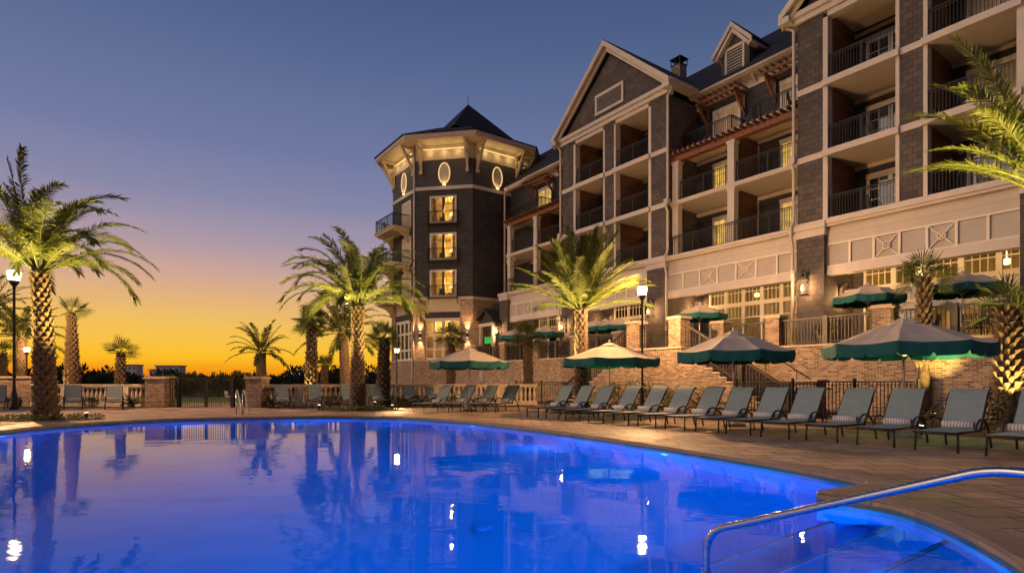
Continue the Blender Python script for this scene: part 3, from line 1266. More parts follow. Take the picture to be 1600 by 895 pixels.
    hp(e, 'eave', 'trim')
    ro = MB()
    ro.add([(Xa - 4, TB - 0.7, TOPZ + 0.37), (Xb + 4, TB - 0.7, TOPZ + 0.37), (Xb + 4, TB + 4.1, 22.0), (Xa - 4, TB + 4.1, 22.0),
            (Xb + 4, TB + 9, TOPZ), (Xa - 4, TB + 9, TOPZ)], [(0, 1, 2, 3), (3, 2, 4, 5)])
    hp(ro, 'roof', 'roof_shingle')
    if dormer:
        c, hw = -18.6, 0.86
        t = TB + 0.25
        d = MB()
        d.prism([(c - hw, 17.6), (c + hw, 17.6), (c + hw, 19.75), (c, 20.75), (c - hw, 19.75)], t, t + 4)
        dm = hp(d, 'dormer', 'shingle')
        r_ = MB()
        tr = MB()
        for sg in (-1, 1):
            poly = [(c + sg * 1.22, 19.62), (c, 21.0), (c, 21.16), (c + sg * 1.26, 19.74)]
            if sg < 0: poly.reverse()
            r_.prism(poly, t - 0.34, t + 5)
            poly = [(c + sg * 1.23, 19.70), (c, 21.08), (c, 20.80), (c + sg * 1.23, 19.42)]
            if sg > 0: poly.reverse()
            tr.prism(poly, t - 0.40, t - 0.30)
            poly = [(c + sg * 1.08, 19.50), (c, 20.78), (c, 20.52), (c + sg * 1.0, 19.34)]
            if sg > 0: poly.reverse()
            tr.prism(poly, t - 0.30, t - 0.003)
            tr.box(c + sg * 0.86, c + sg * 1.2, t - 0.30, t + 4, 19.46, 19.60)
        for a, b, z0, z1 in ((c - 0.60, c - 0.48, 17.9, 19.72), (c + 0.48, c + 0.60, 17.9, 19.72), (c - 0.64, c + 0.64, 19.72, 19.88), (c - 0.6, c + 0.6, 17.76, 17.9)):
            tr.box(a, b, t - 0.07, t - 0.003, z0, z1)
        for i in range(11):
            z = 17.96 + i * 0.16
            tr.add([(c - 0.48, t - 0.06, z), (c + 0.48, t - 0.06, z), (c + 0.48, t - 0.01, z + 0.09), (c - 0.48, t - 0.01, z + 0.09)], [(0, 1, 2, 3)])
        hp(r_, 'dormer_roof', 'roof_shingle', dm)
        hp(tr, 'dormer_trim', 'trim', dm)


# bays from the tower to the right edge of the picture
CL, CR = -25.35, -9.05
pavilion(CL, set(), 1)
pavilion(CR, set(), 1)
middle(CL + 4.47, CR - 4.47, {(0, 0), (0, 1), (1, 0), (1, 1)}, True)
middle(-37.0, CL - 4.47, {(0, 0), (0, 1), (1, 0), (2, 0), (1, 1)}, False)
for a, b, wa, wb in ((CL + 4.47 - 0.12, CR - 4.47 + 0.02, -19.9, CR - 4.47), (CL - 3.3, CL + 3.1, CL - 2.0, CL + 3.1), (CR - 3.25, CR + 3.25, -11.8, CR + 3.25), (-36.3, CL - 4.5, -35.6, CL - 4.5)):
    louvre_band(a, b)
    ground_bay(a, b, wa, wb)
for a, b in ((CL - 4.47, CL - 3.3), (CL + 3.1, CL + 4.35), (CR - 4.45, CR - 3.25), (CR + 3.25, CR + 4.45), (-37.4, -36.3)):
    ground_pier(a, b)
# wall beside the tower with small end balconies
w = MB()
w.box(-40.2, -37.0, TB, TB + 0.3, 2.7, TOPZ + 0.3)
hp(w, 'wall', 'slate_shingle')
e = MB()
e.box(-40.0, -37.0, TB - 0.72, TB - 0.05, TOPZ + 0.16, TOPZ + 0.36)
hp(e, 'eave', 'trim')
for z in (8.19, 11.25, 14.25):
    pts = [(-37.0, TB), (-39.3, TB)] + [(-38.2 - 1.1 * math.cos(u), TB - 0.2 - 1.2 * math.sin(u)) for u in [PI / 2 * q / 6 for q in range(7)]] + [(-37.0, TB - 1.4)]
    s = MB()
    s.slab(list(pts), z - 0.22, z)
    hp(s, 'balcony_slab', 'trim')
    r_ = MB()
    for u, v in zip(pts[1:], pts[2:]):
        railing(r_, (*u, z), (*v, z), 1.05, post=9)
    hp(r_, 'railing', 'iron')
d = MB()
d.tube([(-37.2, TB - 0.8, 17.3), (-38.2, TB - 0.9, 17.25), (-39.2, TB - 1.0, 17.15), (-39.3, TB - 1.0, 16.9), (-39.3, TB - 1.0, 2.8)], 0.085, 8)
hp(d, 'downspout', 'trim')
# chimney
c = MB()
c.box(-25.25, -24.55, 31.15, 31.85, 19.5, 22.55)
ch = hp(c, 'chimney', 'brick')
c = MB()
for x in (-25.27, -24.9, -24.53):
    for t in (31.13, 31.87):
        c.box(x - 0.025, x + 0.025, t - 0.025, t + 0.025, 22.60, 22.98)
c.box(-25.35, -24.45, 31.05, 31.95, 22.98, 23.03)
c.box(-25.30, -24.50, 31.10, 31.90, 22.55, 22.60)
hp(c, 'chimney_cap', 'iron', ch)
# plain back and ends so the building is closed
b = MB()
b.box(-40, -4.6, 36, 36.2, 0, TOPZ)
b.box(-4.62, -4.6, TF + 2, 36, 2.7, TOPZ)
hp(b, 'rear_wall', 'slate_shingle')

# ================================================================ octagonal tower (part of the hotel)
TX, TT, AP = -45.65, 26.7, 5.8
SIDE = 2 * AP * math.tan(PI / 8)
HS = SIDE / 2


def fmat(deg, ap=AP):
    a = R(deg)
    n = Vector((math.cos(a), math.sin(a), 0))
    r = Vector((-math.sin(a), math.cos(a), 0))
    o = Vector((TX, TT, 0)) + n * ap
    M = Matrix(((r.x, -n.x, 0, o.x), (r.y, -n.y, 0, o.y), (0, 0, 1, 0), (0, 0, 0, 1)))
    return M


def octa(ap):
    r = ap / math.cos(PI / 8)
    return [(TX + r * math.cos(PI / 8 + k * PI / 4), TT + r * math.sin(PI / 8 + k * PI / 4)) for k in range(8)]


FRONT, LEFT, RIGHT = -45, -90, 0
FACES = [k * 45 - 180 for k in range(8)]
body = MB()
upper = MB()
for dgr in FACES:
    M = fmat(dgr)
    s = len(body.v)
    if dgr == FRONT:
        for a, b in ((-HS, -1.2), (1.0, HS)):
            body.box(a, b, 0, 0.3, 8.2, 17.1)
        zs = [8.2]
        for z in FL:
            zs += [z + 0.10, z + 2.15]
        zs.append(17.1)
        for i in range(0, len(zs), 2):
            body.box(-1.2, 1.0, 0, 0.3, zs[i], zs[i + 1])
    else:
        body.box(-HS, HS, 0, 0.3, 8.2, 17.1)
    body.xf(M, s)
    s = len(upper.v)
    upper.box(-HS, HS, 0, 0.3, 17.35, 20.8)
    upper.xf(M, s)
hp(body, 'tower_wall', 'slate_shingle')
hp(upper, 'tower_siding', 'dark_siding')
b = MB()
b.slab(octa(AP + 0.07), 17.08, 17.36)
hp(b, 'belt_course', 'trim')
b = MB()
b.slab(octa(AP + 0.10), 8.0, 8.22)
hp(b, 'belt_course', 'trim')
fz_ = MB()
for dgr in FACES:
    s = len(fz_.v)
    fz_.box(-HS - 0.01, HS + 0.01, -0.04, 0.0, 19.55, 20.78)
    fz_.xf(fmat(dgr), s)
hp(fz_, 'frieze', 'soffit')
so = MB()
so.slab(octa(7.15), 20.78, 20.92)
hp(so, 'soffit', 'soffit')
fa = MB()
fa.slab(octa(7.22), 20.922, 21.22)
hp(fa, 'fascia', 'trim')
ro = MB()
o1, o2 = octa(7.36), octa(3.0)
ro.add([(*p, 21.225) for p in o1] + [(*p, 23.5) for p in o2], [(k, (k + 1) % 8, 8 + (k + 1) % 8, 8 + k) for k in range(8)] + [tuple(range(8, 16))])
sx, st_ = TX + 0.3, TT + 0.45
hh = 3.4
ro.add([(sx - hh, st_ - hh, 22.9), (sx + hh, st_ - hh, 22.9), (sx + hh, st_ + hh, 22.9), (sx - hh, st_ + hh, 22.9), (sx, st_, 26.9)],
       [(0, 1, 4), (1, 2, 4), (2, 3, 4), (3, 0, 4)])
ro.tube([(sx, st_, 26.8), (sx, st_, 27.6)], 0.03, 6)
hp(ro, 'tower_roof', 'roof_shingle')

for dgr in (-135, LEFT, FRONT, RIGHT, 45):
    M = fmat(dgr)
    for u in (-HS + 0.42, HS - 0.42):
        k = MB()
        k.box(u - 0.11, u + 0.11, -0.16, -0.045, 18.55, 20.76)
        k.box(u - 0.09, u + 0.09, -1.25, -0.16, 20.56, 20.76)
        k.bar((u, -0.13, 18.95), (u, -1.08, 20.60), 0.16, 0.20)
        k.bar((u, -0.13, 20.0), (u, -0.62, 20.05), 0.12, 0.12)
        k.bar((u, -0.10, 20.3), (u, -0.52, 19.75), 0.10, 0.10)
        k.box(u - 0.14, u + 0.14, -0.24, -0.045, 18.42, 18.62)
        k.xf(M)
        hp(k, 'eave_bracket', 'soffit')
    k = MB()
    k.box(-HS + 0.62, HS - 0.62, -0.075, -0.045, 20.42, 20.445)
    k.xf(M)
    cv = hp(k, 'cove_light', 'cove')
    for u in (-1.2, 0, 1.2):
        q = M @ Vector((u, -0.42, 20.15))
        light('cove_lamp', 'POINT', (q.x - HX, q.y - HT, q.z), 9, (1.0, 0.66, 0.26), hotel, 0.12)
    q = M @ Vector((0, -0.22, 17.62))
    light('ledge_lamp', 'POINT', (q.x - HX, q.y - HT, q.z), 5, (1.0, 0.66, 0.28), hotel, 0.05)
    # oval window with a glowing rim
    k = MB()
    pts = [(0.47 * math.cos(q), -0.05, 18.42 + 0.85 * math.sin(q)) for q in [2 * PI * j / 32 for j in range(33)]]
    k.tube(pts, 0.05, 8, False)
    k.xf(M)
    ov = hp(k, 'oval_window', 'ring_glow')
    k = MB()
    n = 32
    k.add([(0.45 * math.cos(2 * PI * j / n), -0.03, 18.42 + 0.82 * math.sin(2 * PI * j / n)) for j in range(n)], [tuple(range(n))])
    k.xf(M)
    hp(k, 'oval_panel', 'soffit', ov)
    k = MB()
    k.box(-0.12, 0.12, -0.14, -0.002, 17.42, 17.50)
    k.xf(M)
    hp(k, 'ledge_light', 'cove', ov)

# front windows with rooms behind
for z in FL:
    M = fmat(FRONT)
    z0, z1 = z + 0.10, z + 2.15
    f = MB()
    f.box(-1.24, -1.10, -0.06, 0.2, z0 - 0.06, z1 + 0.12)
    f.box(0.90, 1.04, -0.06, 0.2, z0 - 0.06, z1 + 0.12)
    f.box(-1.10, 0.90, -0.06, 0.2, z1 - 0.02, z1 + 0.12)
    f.box(-1.10, 0.90, -0.06, 0.2, z0 - 0.06, z0 + 0.06)
    f.xf(M)
    win = hp(f, 'tower_window', 'window_trim')
    f = MB()
    f.box(-0.20, 0.0, 0.0, 0.10, z0 + 0.06, z1 - 0.02)
    f.xf(M)
    hp(f, 'mullion', 'dark_furniture', win)
    f = MB()
    for a, b in ((-1.10, -0.20), (0.0, 0.90)):
        for q in (1, 2):
            x = a + (b - a) * q / 3
            f.box(x - 0.013, x + 0.013, 0.03, 0.06, z1 - 0.55, z1 - 0.02)
        f.box(a, b, 0.03, 0.06, z1 - 0.58, z1 - 0.55)
        f.box(a, b, 0.02, 0.07, z0 + 0.06, z0 + 0.12)
    f.xf(M)
    hp(f, 'muntin', 'window_trim', win)
    f = MB()
    f.box(-1.09, 0.89, 0.085, 0.09, z0 + 0.06, z1 - 0.02)
    f.xf(M)
    hp(f, 'pane', 'clear_glass', win)
    f = MB()
    f.box(-1.6, 1.4, 2.6, 2.65, z - 0.02, z + 2.4)
    f.box(-1.65, -1.6, 0.31, 2.6, z - 0.02, z + 2.4)
    f.box(1.4, 1.45, 0.31, 2.6, z - 0.02, z + 2.4)
    f.box(-1.6, 1.4, 0.31, 2.6, z + 2.4, z + 2.45)
    f.box(-1.6, 1.4, 0.31, 2.6, z - 0.06, z - 0.02)
    f.xf(M)
    rm = hp(f, 'guest_room', 'dining_wall')
    f = MB()
    for j in range(7):
        f.tube([(-1.08 + j * 0.045, 0.36, z0), (-1.08 + j * 0.045, 0.36, z1)], 0.03, 6)
        f.tube([(0.62 + j * 0.045, 0.36, z0), (0.62 + j * 0.045, 0.36, z1)], 0.03, 6)
    f.box(-0.75, -0.35, 2.5, 2.59, z + 0.6, z + 1.7)
    f.xf(M)
    hp(f, 'curtain', 'curtain', rm)
    f = MB()
    f.lathe([(0.16, z + 1.28), (0.27, z + 0.98)], 0.28, 1.3, 14)
    f.xf(M)
    hp(f, 'table_lamp', 'room_shade', rm)
    f = MB()
    f.box(-0.05, 0.65, 1.1, 1.6, z + 0.45, z + 0.52)
    f.box(0.25, 0.31, 1.25, 1.35, z + 0.52, z + 0.98)
    f.box(-0.85, -0.40, 0.9, 1.4, z + 0.3, z + 0.45)
    f.prism([(-0.85, z + 0.45), (-0.45, z + 0.45), (-0.55, z + 0.95), (-0.80, z + 0.95)], 1.3, 1.4)
    f.box(0.45, 0.85, 0.8, 1.2, z, z + 0.6)
    f.xf(M)
    hp(f, 'room_furniture', 'dark_furniture', rm)
    p = M @ Vector((0.28, 1.3, z + 1.5))
    light('room_light', 'POINT', (p.x - HX, p.y - HT, p.z), 260, (1.0, 0.62, 0.15), hotel, 0.15)
    f = MB()
    railing(f, (-1.35, -0.32, z - 0.05), (1.15, -0.32, z - 0.05), 1.0, post=9)
    railing(f, (-1.35, -0.32, z - 0.05), (-1.35, 0, z - 0.05), 1.0, post=9)
    railing(f, (1.15, -0.32, z - 0.05), (1.15, 0, z - 0.05), 1.0, post=9)
    f.box(-1.40, 1.20, -0.36, -0.002, z - 0.13, z - 0.05)
    for u in (-1.33, 1.13):
        f.bar((u, -0.02, z - 0.55), (u, -0.30, z - 0.13), 0.05)
    f.xf(M)
    hp(f, 'juliet_railing', 'iron')

# left-face balconies and doors
for z in FL:
    M = fmat(LEFT)
    f = MB()
    f.slab([(-2.6, -1.6), (1.2, -1.6), (1.2, -0.01), (-2.6, -0.01)], z - 0.25, z)
    f.slab([(-2.7, -1.72), (1.3, -1.72), (1.3, -0.01), (-2.7, -0.01)], z - 0.06, z + 0.01)
    f.xf(M)
    hp(f, 'balcony_slab', 'soffit')
    for u in (-2.35, 1.0):
        f = MB()
        prof = [(-0.02, z - 0.25), (-1.4, z - 0.25), (-1.4, z - 0.38)] + [(-1.4 + 1.1 * math.sin(q), z - 0.38 - 0.75 * (1 - math.cos(q))) for q in [PI / 2 * j / 6 for j in range(1, 7)]] + [(-0.02, z - 1.25)]
        k = len(f.v)
        n = len(prof)
        f.add([(u - 0.1, y, zz) for y, zz in prof] + [(u + 0.1, y, zz) for y, zz in prof],
              [tuple(range(n)), tuple(reversed(range(n, 2 * n)))] + [(i, i + n, (i + 1) % n + n, (i + 1) % n) for i in range(n)])
        f.xf(M)
        hp(f, 'balcony_bracket', 'soffit')
    f = MB()
    railing(f, (-2.55, -1.55, z), (1.15, -1.55, z), 1.07, post=1.2)
    railing(f, (-2.55, -1.55, z), (-2.55, 0, z), 1.07, post=2)
    railing(f, (1.15, -1.55, z), (1.15, 0, z), 1.07, post=2)
    f.xf(M)
    hp(f, 'railing', 'iron')
    f = MB()
    f.box(-0.35, -0.20, -0.06, -0.002, z + 0.02, z + 2.35)
    f.box(1.25, 1.40, -0.06, -0.002, z + 0.02, z + 2.35)
    f.box(-0.20, 1.25, -0.06, -0.002, z + 2.2, z + 2.35)
    f.box(0.45, 0.60, -0.05, -0.002, z + 0.02, z + 2.2)
    for a, b in ((-0.2, 0.45), (0.6, 1.25)):
        for q in (1, 2):
            x = a + (b - a) * q / 3
            f.box(x - 0.02, x + 0.02, -0.045, -0.002, z + 0.02, z + 2.2)
        for q in range(1, 5):
            f.box(a, b, -0.042, -0.002, z + 0.44 * q - 0.02, z + 0.44 * q + 0.02)
    f.xf(M)
    dd = hp(f, 'french_door', 'window_trim')
    f = MB()
    f.box(-0.2, 1.25, -0.015, -0.001, z + 0.02, z + 2.2)
    f.xf(M)
    hp(f, 'pane', 'curtain', dd)

# tower ground storey
b = MB()
b.slab(octa(AP + 0.22), 0, 2.95)
for dgr in FACES:
    s = len(b.v)
    if dgr == FRONT:
        b.box(-HS - 0.05, -1.62, -0.12, 0.3, 3.05, 8.0)
        b.box(1.38, HS + 0.05, -0.12, 0.3, 3.05, 8.0)
    elif dgr == LEFT:
        b.box(-HS - 0.05, -1.7, -0.12, 0.3, 3.05, 8.0)
        b.box(1.75, HS + 0.05, -0.12, 0.3, 3.05, 8.0)
    else:
        b.box(-HS - 0.05, HS + 0.05, -0.12, 0.3, 3.05, 8.0)
    b.xf(fmat(dgr), s)
hp(b, 'brick_base', 'brick')
b = MB()
b.slab(octa(AP + 0.30), 2.95, 3.06)
hp(b, 'base_cap', 'stone_cap')
for dgr, a, c in ((FRONT, -1.62, 1.38), (LEFT, -1.7, 1.75)):
    M = fmat(dgr)
    p = MB()
    p.box(a, c, 0.02, 0.3, 7.0, 8.0)
    p.xf(M)
    hp(p, 'panel', 'soffit')
    p = MB()
    p.box(a, c, -0.05, 0.3, 6.5, 7.0)
    p.xf(M)
    hp(p, 'lintel', 'slate_shingle')
    f = MB()
    f.box(a, c, 0.0, 0.2, 6.25, 6.5)
    f.box(a, c, 0.0, 0.2, 5.25, 5.42)
    f.box(a, c, 0.0, 0.2, 3.06, 3.2)
    f.box(a, c, 0.01, 0.2, 3.85, 4.0)
    n = 4
    for i in range(n + 1):
        x = a + (c - a) * i / n
        f.box(max(a, x - 0.1), min(c, x + 0.1), 0.005, 0.2, 3.2, 6.25)
    f.xf(M)
    sf = hp(f, 'storefront_window', 'window_trim')
    f = MB()
    f.box(a, c, 0.1, 0.106, 3.2, 6.25)
    f.xf(M)
    hp(f, 'pane', 'clear_glass', sf)
    f = MB()
    f.box(a - 0.5, c + 0.5, 3.0, 3.05, 3.0, 7.0)
    f.box(a - 0.55, a - 0.5, 0.31, 3.0, 3.0, 7.0)
    f.box(c + 0.5, c + 0.55, 0.31, 3.0, 3.0, 7.0)
    f.box(a - 0.5, c + 0.5, 0.31, 3.0, 7.0, 7.05)
    f.xf(M)
    rm = hp(f, 'lounge_room', 'dining_wall')
    f = MB()
    for i in range(n):
        x0 = a + (c - a) * i / n + 0.13
        x1 = a + (c - a) * (i + 1) / n - 0.13
        f.box(x0, x1, 0.35, 0.37, 4.0 if dgr == FRONT else 3.3, 5.0 if dgr == FRONT else 6.2)
    f.xf(M)
    hp(f, 'window_shade', 'curtain', rm)
    p = M @ Vector((0, 1.6, 5.9))
    light('lounge_light', 'POINT', (p.x - HX, p.y - HT, p.z), 300, (1.0, 0.64, 0.2), hotel, 0.2)
# downspout on the tower corner
d = MB()
for (u, dg) in ((HS - 0.16, LEFT),):
    d.tube([(u, -0.35, 20.8), (u, -0.25, 20.4), (u, -0.14, 20.0), (u, -0.14, 8.6), (u, -0.32, 8.0), (u, -0.32, 0.05)], 0.085, 8)
    d.xf(fmat(dg))
hp(d, 'downspout', 'trim')

# little porch between the tower and the left bay
p = MB()
for x in (-39.6, -37.75):
    p.box(x - 0.12, x + 0.12, 24.8, 25.04, 2.7, 5.7)
p.box(-39.85, -37.5, 24.75, 25.05, 5.7, 5.95)
pr = hp(p, 'porch', 'window_trim')
p = MB()
p.prism([(-40.1, 5.95), (-38.67, 6.95), (-38.67, 7.13), (-40.2, 6.06)], 24.55, 28.0)
p.prism([(-37.15, 6.06), (-38.67, 7.13), (-38.67, 6.95), (-37.25, 5.95)], 24.55, 28.0)
p.prism([(-39.85, 5.95), (-37.5, 5.95), (-38.67, 6.8)], 24.85, 24.95)
hp(p, 'porch_roof', 'porch_roof', pr)
p = MB()
p.box(-39.6, -37.2, 27.85, 27.99, 2.7, 6.0)
hp(p, 'porch_wall', 'dining_wall', pr)

# ---------------------------------------------------------------- wall sconces and lanterns
SCN = 0


def sconce(dgr, u, z, label):
    M = fmat(dgr)
    p = M @ Vector((u, -0.27, z))
    w = W(p.x, p.y, p.z)
    ang = BANG + R(dgr) + PI / 2
    e = empty('wall_sconce', w, ang, label, 'sconce', 'up and down lights on the tower piers')
    b = MB()
    b.lathe([(0.085, -0.20), (0.09, -0.19), (0.09, 0.19), (0.085, 0.20)], 0, 0, 14)
    b.build('shade', 'iron', e)
    b = MB()
    b.box(-0.06, 0.06, 0.05, 0.15, -0.06, 0.06)
    b.build('bracket', 'iron', e)
    b = MB()
    b.lathe([(0.06, 0.202), (0.06, 0.215)], 0, 0, 12)
    b.lathe([(0.06, -0.215), (0.06, -0.202)], 0, 0, 12)
    b.build('lens', 'uplight_lens', e)
    light('sconce_light', 'SPOT', (0, -0.02, 0.24), 520, AMBER, e, 0.05, (0, 0.30, 2.2), 60, 0.9)
    light('sconce_light', 'SPOT', (0, -0.02, -0.24), 520, AMBER, e, 0.05, (0, 0.30, -2.2), 60, 0.9)


sconce(FRONT, 2.0, 5.05, 'cylinder wall light on the wide brick tower pier right of the ground floor window')
sconce(FRONT, -2.02, 5.05, 'cylinder wall light on the narrow brick tower pier left of the front ground floor window')
sconce(LEFT, 2.02, 5.05, 'cylinder wall light beside the tall side window of the tower, left of the downspout')


def lantern(X, t, z, label, side=0, s=1.0, power=60):
    """caged wall lantern on a scroll bracket; side=90 hangs it on a wall facing right"""
    e = empty('wall_lantern', W(X, t, z), BANG + R(side), label, 'lantern', 'caged lanterns on the hotel piers')
    b = MB()
    y = -0.36 * s
    for k in range(4):
        a = PI / 4 + k * PI / 2
        c_, s_ = math.cos(a), math.sin(a)
        b.tube([(0.10 * s * c_, y + 0.10 * s * s_, -0.34 * s), (0.19 * s * c_, y + 0.19 * s * s_, 0.16 * s), (0.05 * s * c_, y + 0.05 * s * s_, 0.32 * s)], 0.013, 5)
    b.lathe([(0.19 * s, 0.15 * s), (0.21 * s, 0.16 * s), (0.19 * s, 0.18 * s)], 0, y, 12)
    b.lathe([(0.05 * s, 0.30 * s), (0.07 * s, 0.33 * s), (0.02, 0.40 * s)], 0, y, 12)
    b.lathe([(0.11 * s, -0.36 * s), (0.12 * s, -0.33 * s), (0.08 * s, -0.31 * s)], 0, y, 12)
    b.build('cage', 'iron', e)
    b = MB()
    b.tube([(0, 0, 0.05), (0, -0.05, 0.35 * s), (0, -0.2 * s, 0.52 * s), (0, y, 0.52 * s), (0, y, 0.38 * s)], 0.02, 6)
    b.tube([(0, -0.01, -0.25 * s), (0, -0.14, -0.3 * s), (0, -0.2, -0.1), (0, -0.08, 0.02), (0, -0.01, 0.05)], 0.014, 6)
    b.box(-0.07, 0.07, -0.03, 0, -0.35 * s, 0.5 * s)
    b.build('bracket', 'iron', e)
    b = MB()
    b.lathe([(0.02, -0.22 * s), (0.055 * s, -0.14 * s), (0.04 * s, -0.05 * s), (0.0, 0.03 * s)], 0, y, 10)
    b.build('flame', 'flame', e)
    light('lantern_light', 'POINT', (0, y, -0.08 * s), power * 1.8, AMBER, e, 0.06)
    return e


tl = TF - 0.125
lantern(bX(1262, tl), tl, bZ(1262, 447, tl), 'large glowing lantern on the shingle pier right of the stairs, above the terrace railing', 0, 1.25, 75)
lantern(CR - 3.24, 26.6, bZ(1308, 463, 26.6), 'lantern in the shadowed recess left of the restaurant windows, above a terrace umbrella', 90, 1.1, 60)
lantern(bX(1021, tl), tl, bZ(1021, 484, tl), 'lantern on the shingle pier directly right of the lit lamp post', 0, 1.25, 60)
lantern(bX(885, tl), tl, bZ(885, 508, tl), 'lantern on the shingle pier just left of the upright lit palm trunk', 0, 1.25, 60)
lantern(bX(783, tl), tl, bZ(783, 515, tl), 'lantern on the last pier beside the tower, right of the little porch', 0, 1.25, 60)
lantern(-20.4, 27.89, bZ(1085, 480, 27.9), 'lantern on the dark shingle recess above the small terrace umbrella by the stairs', 0, 1.1, 45)
lantern(CL - 2.6, 27.89, 5.3, 'lantern in the dark recess just right of the lit palm crown, behind two terrace umbrellas', 0, 1.0, 45)

# ================================================================ brick terrace with stairs
ZT = 2.7
TO = (-15, 22, 0)
terr = empty('brick_terrace', W(TO[0], TO[1], 0), BANG, 'raised brick terrace with stone capped piers, dark railings and a double stair', 'terrace')


def tp(mb, name, mat, parent=None):
    return mb.build(name, mat, parent or terr, TO)


b = MB()
b.box(-40, 4, 22.3, 36, 0, ZT - 0.08)
b.box(-18, -15, 19.1, 22.3, 0, ZT - 0.08)
tp(b, 'brick_wall', 'brick')
b = MB()
b.box(-40, -18, 22.24, 22.6, ZT - 0.08, ZT)
b.box(-15, 4, 22.24, 22.6, ZT - 0.08, ZT)
b.box(-18.05, -14.95, 19.04, 19.4, ZT - 0.08, ZT)
tp(b, 'coping', 'stone_cap')
b = MB()
b.box(-40, 4, 22.6, 36, ZT - 0.08, ZT - 0.004)
b.box(-18, -15, 19.4, 22.6, ZT - 0.08, ZT - 0.006)
tp(b, 'terrace_floor', 'paver')
PILL = [(-32.5, 22.5), (-28.8, 22.5), (-25.1, 22.5), (-21.6, 22.5), (-12.87, 22.5), (-8.83, 22.5), (-4.7, 22.5), (-1.0, 22.5), (-17.68, 19.40), (-15.32, 19.40), (-15.4, 22.45), (-36.2, 22.5)]
for x, t in PILL:
    p = MB()
    p.box(x - 0.30, x + 0.30, t - 0.30 - 0.02, t + 0.30, ZT - 0.10, 3.84)
    o = tp(p, 'brick_pier', 'brick')
    p = MB()
    p.box(x - 0.37, x + 0.37, t - 0.39, t + 0.37, 3.84, 3.90)
    p.box(x - 0.34, x + 0.34, t - 0.36, t + 0.34, 3.90, 3.96)
    tp(p, 'pier_cap', 'stone_cap', o)
xs = sorted(x for x, t in PILL if t > 22.46)
for a, b in zip(xs, xs[1:]):
    if a == -21.6:
        spans = [(a + 0.31, -18.1)]
        spans2 = [(-14.9, b - 0.31)]
        spans += spans2
    else:
        spans = [(a + 0.31, b - 0.31)]
    for u, v in spans:
        r_ = MB()
        railing(r_, (u, 22.45, ZT), (v, 22.45, ZT), 1.02, 0.10, 0.125, 0.028, 99, 0.05, (0.11, 0.07))
        mid = (u + v) / 2
        if v - u > 2.5:
            r_.box(mid - 0.09, mid + 0.09, 22.36, 22.54, ZT, ZT + 1.10)
        tp(r_, 'railing', 'rail_wood')
r_ = MB()
railing(r_, (-17.36, 19.30, ZT), (-15.64, 19.30, ZT), 1.02, 0.10, 0.125, 0.028, 99, 0.05, (0.11, 0.07))
tp(r_, 'railing', 'rail_wood')
for sg, X0, nm in ((1, -15.0, 'right'), (-1, -18.0, 'left')):
    s = MB()
    c = MB()
    nst = 15
    for i in range(nst - 1):
        za = ZT - 0.18 * (i + 1)
        a, b = X0 + sg * 0.30 * i, X0 + sg * 0.30 * (i + 1)
        s.box(a, b, 19.1, 22.28, 0, za - 0.06)
        c.box(a - sg * 0.005 + 0.0, b + sg * 0.03, 19.05, 22.28, za - 0.058, za)
    fl = tp(s, 'stair_flight', 'brick')
    tp(c, 'tread', 'stone_cap', fl)
    r_ = MB()
    for (xa, xb) in ((0.15, 2.55), (2.75, 4.3)):
        pa = Vector((X0 + sg * xa, 19.2, ZT - 0.6 * xa))
        pb = Vector((X0 + sg * xb, 19.2, ZT - 0.6 * xb))
        up = Vector((0, 0, 1))
        r_.bar(pa + up * 0.98, pb + up * 0.98, 0.11, 0.07)
        r_.bar(pa + up * 0.10, pb + up * 0.10, 0.05, 0.05)
        n = int((xb - xa) / 0.125)
        for i in range(n + 1):
            q = pa.lerp(pb, i / n)
            r_.bar(q + up * 0.10, q + up * 0.96, 0.028)
    tp(r_, 'stair_railing', 'rail_wood', fl)
    r_ = MB()
    for xa in (2.65, 4.42):
        q = X0 + sg * xa
        zb = max(0, ZT - 0.6 * xa - 0.2)
        r_.box(q - 0.10, q + 0.10, 19.1 - 0.002, 19.3, zb, ZT - 0.6 * xa + 1.12)
        r_.box(q - 0.13, q + 0.13, 19.07, 19.33, ZT - 0.6 * xa + 1.12, ZT - 0.6 * xa + 1.17)
    tp(r_, 'newel_post', 'rail_wood', fl)
    r_ = MB()
    pts = [(X0 + sg * 0.2, 22.1, ZT + 0.85), (X0 + sg * 0.5, 22.1, ZT + 0.72), (X0 + sg * 4.2, 22.1, ZT - 1.66), (X0 + sg * 4.6, 22.1, 0.95)]
    r_.tube(pts, 0.022, 6)
    for xa in (0.6, 1.9, 3.2, 4.2):
        q = X0 + sg * xa
        zz = ZT + 0.72 - 0.643 * (xa - 0.5)
        r_.tube([(q, 22.1, zz), (q, 22.1, zz - 0.95)], 0.016, 6)
    tp(r_, 'handrail', 'iron', fl)
# low capped end piers at the foot of the stair
p = MB()
p.box(-10.45, -9.75, 19.5, 20.2, 0, 1.22)
o = tp(p, 'stair_end_pier', 'brick')
p = MB()
p.box(-10.52, -9.68, 19.43, 20.27, 1.22, 1.31)
tp(p, 'pier_cap', 'stone_cap', o)
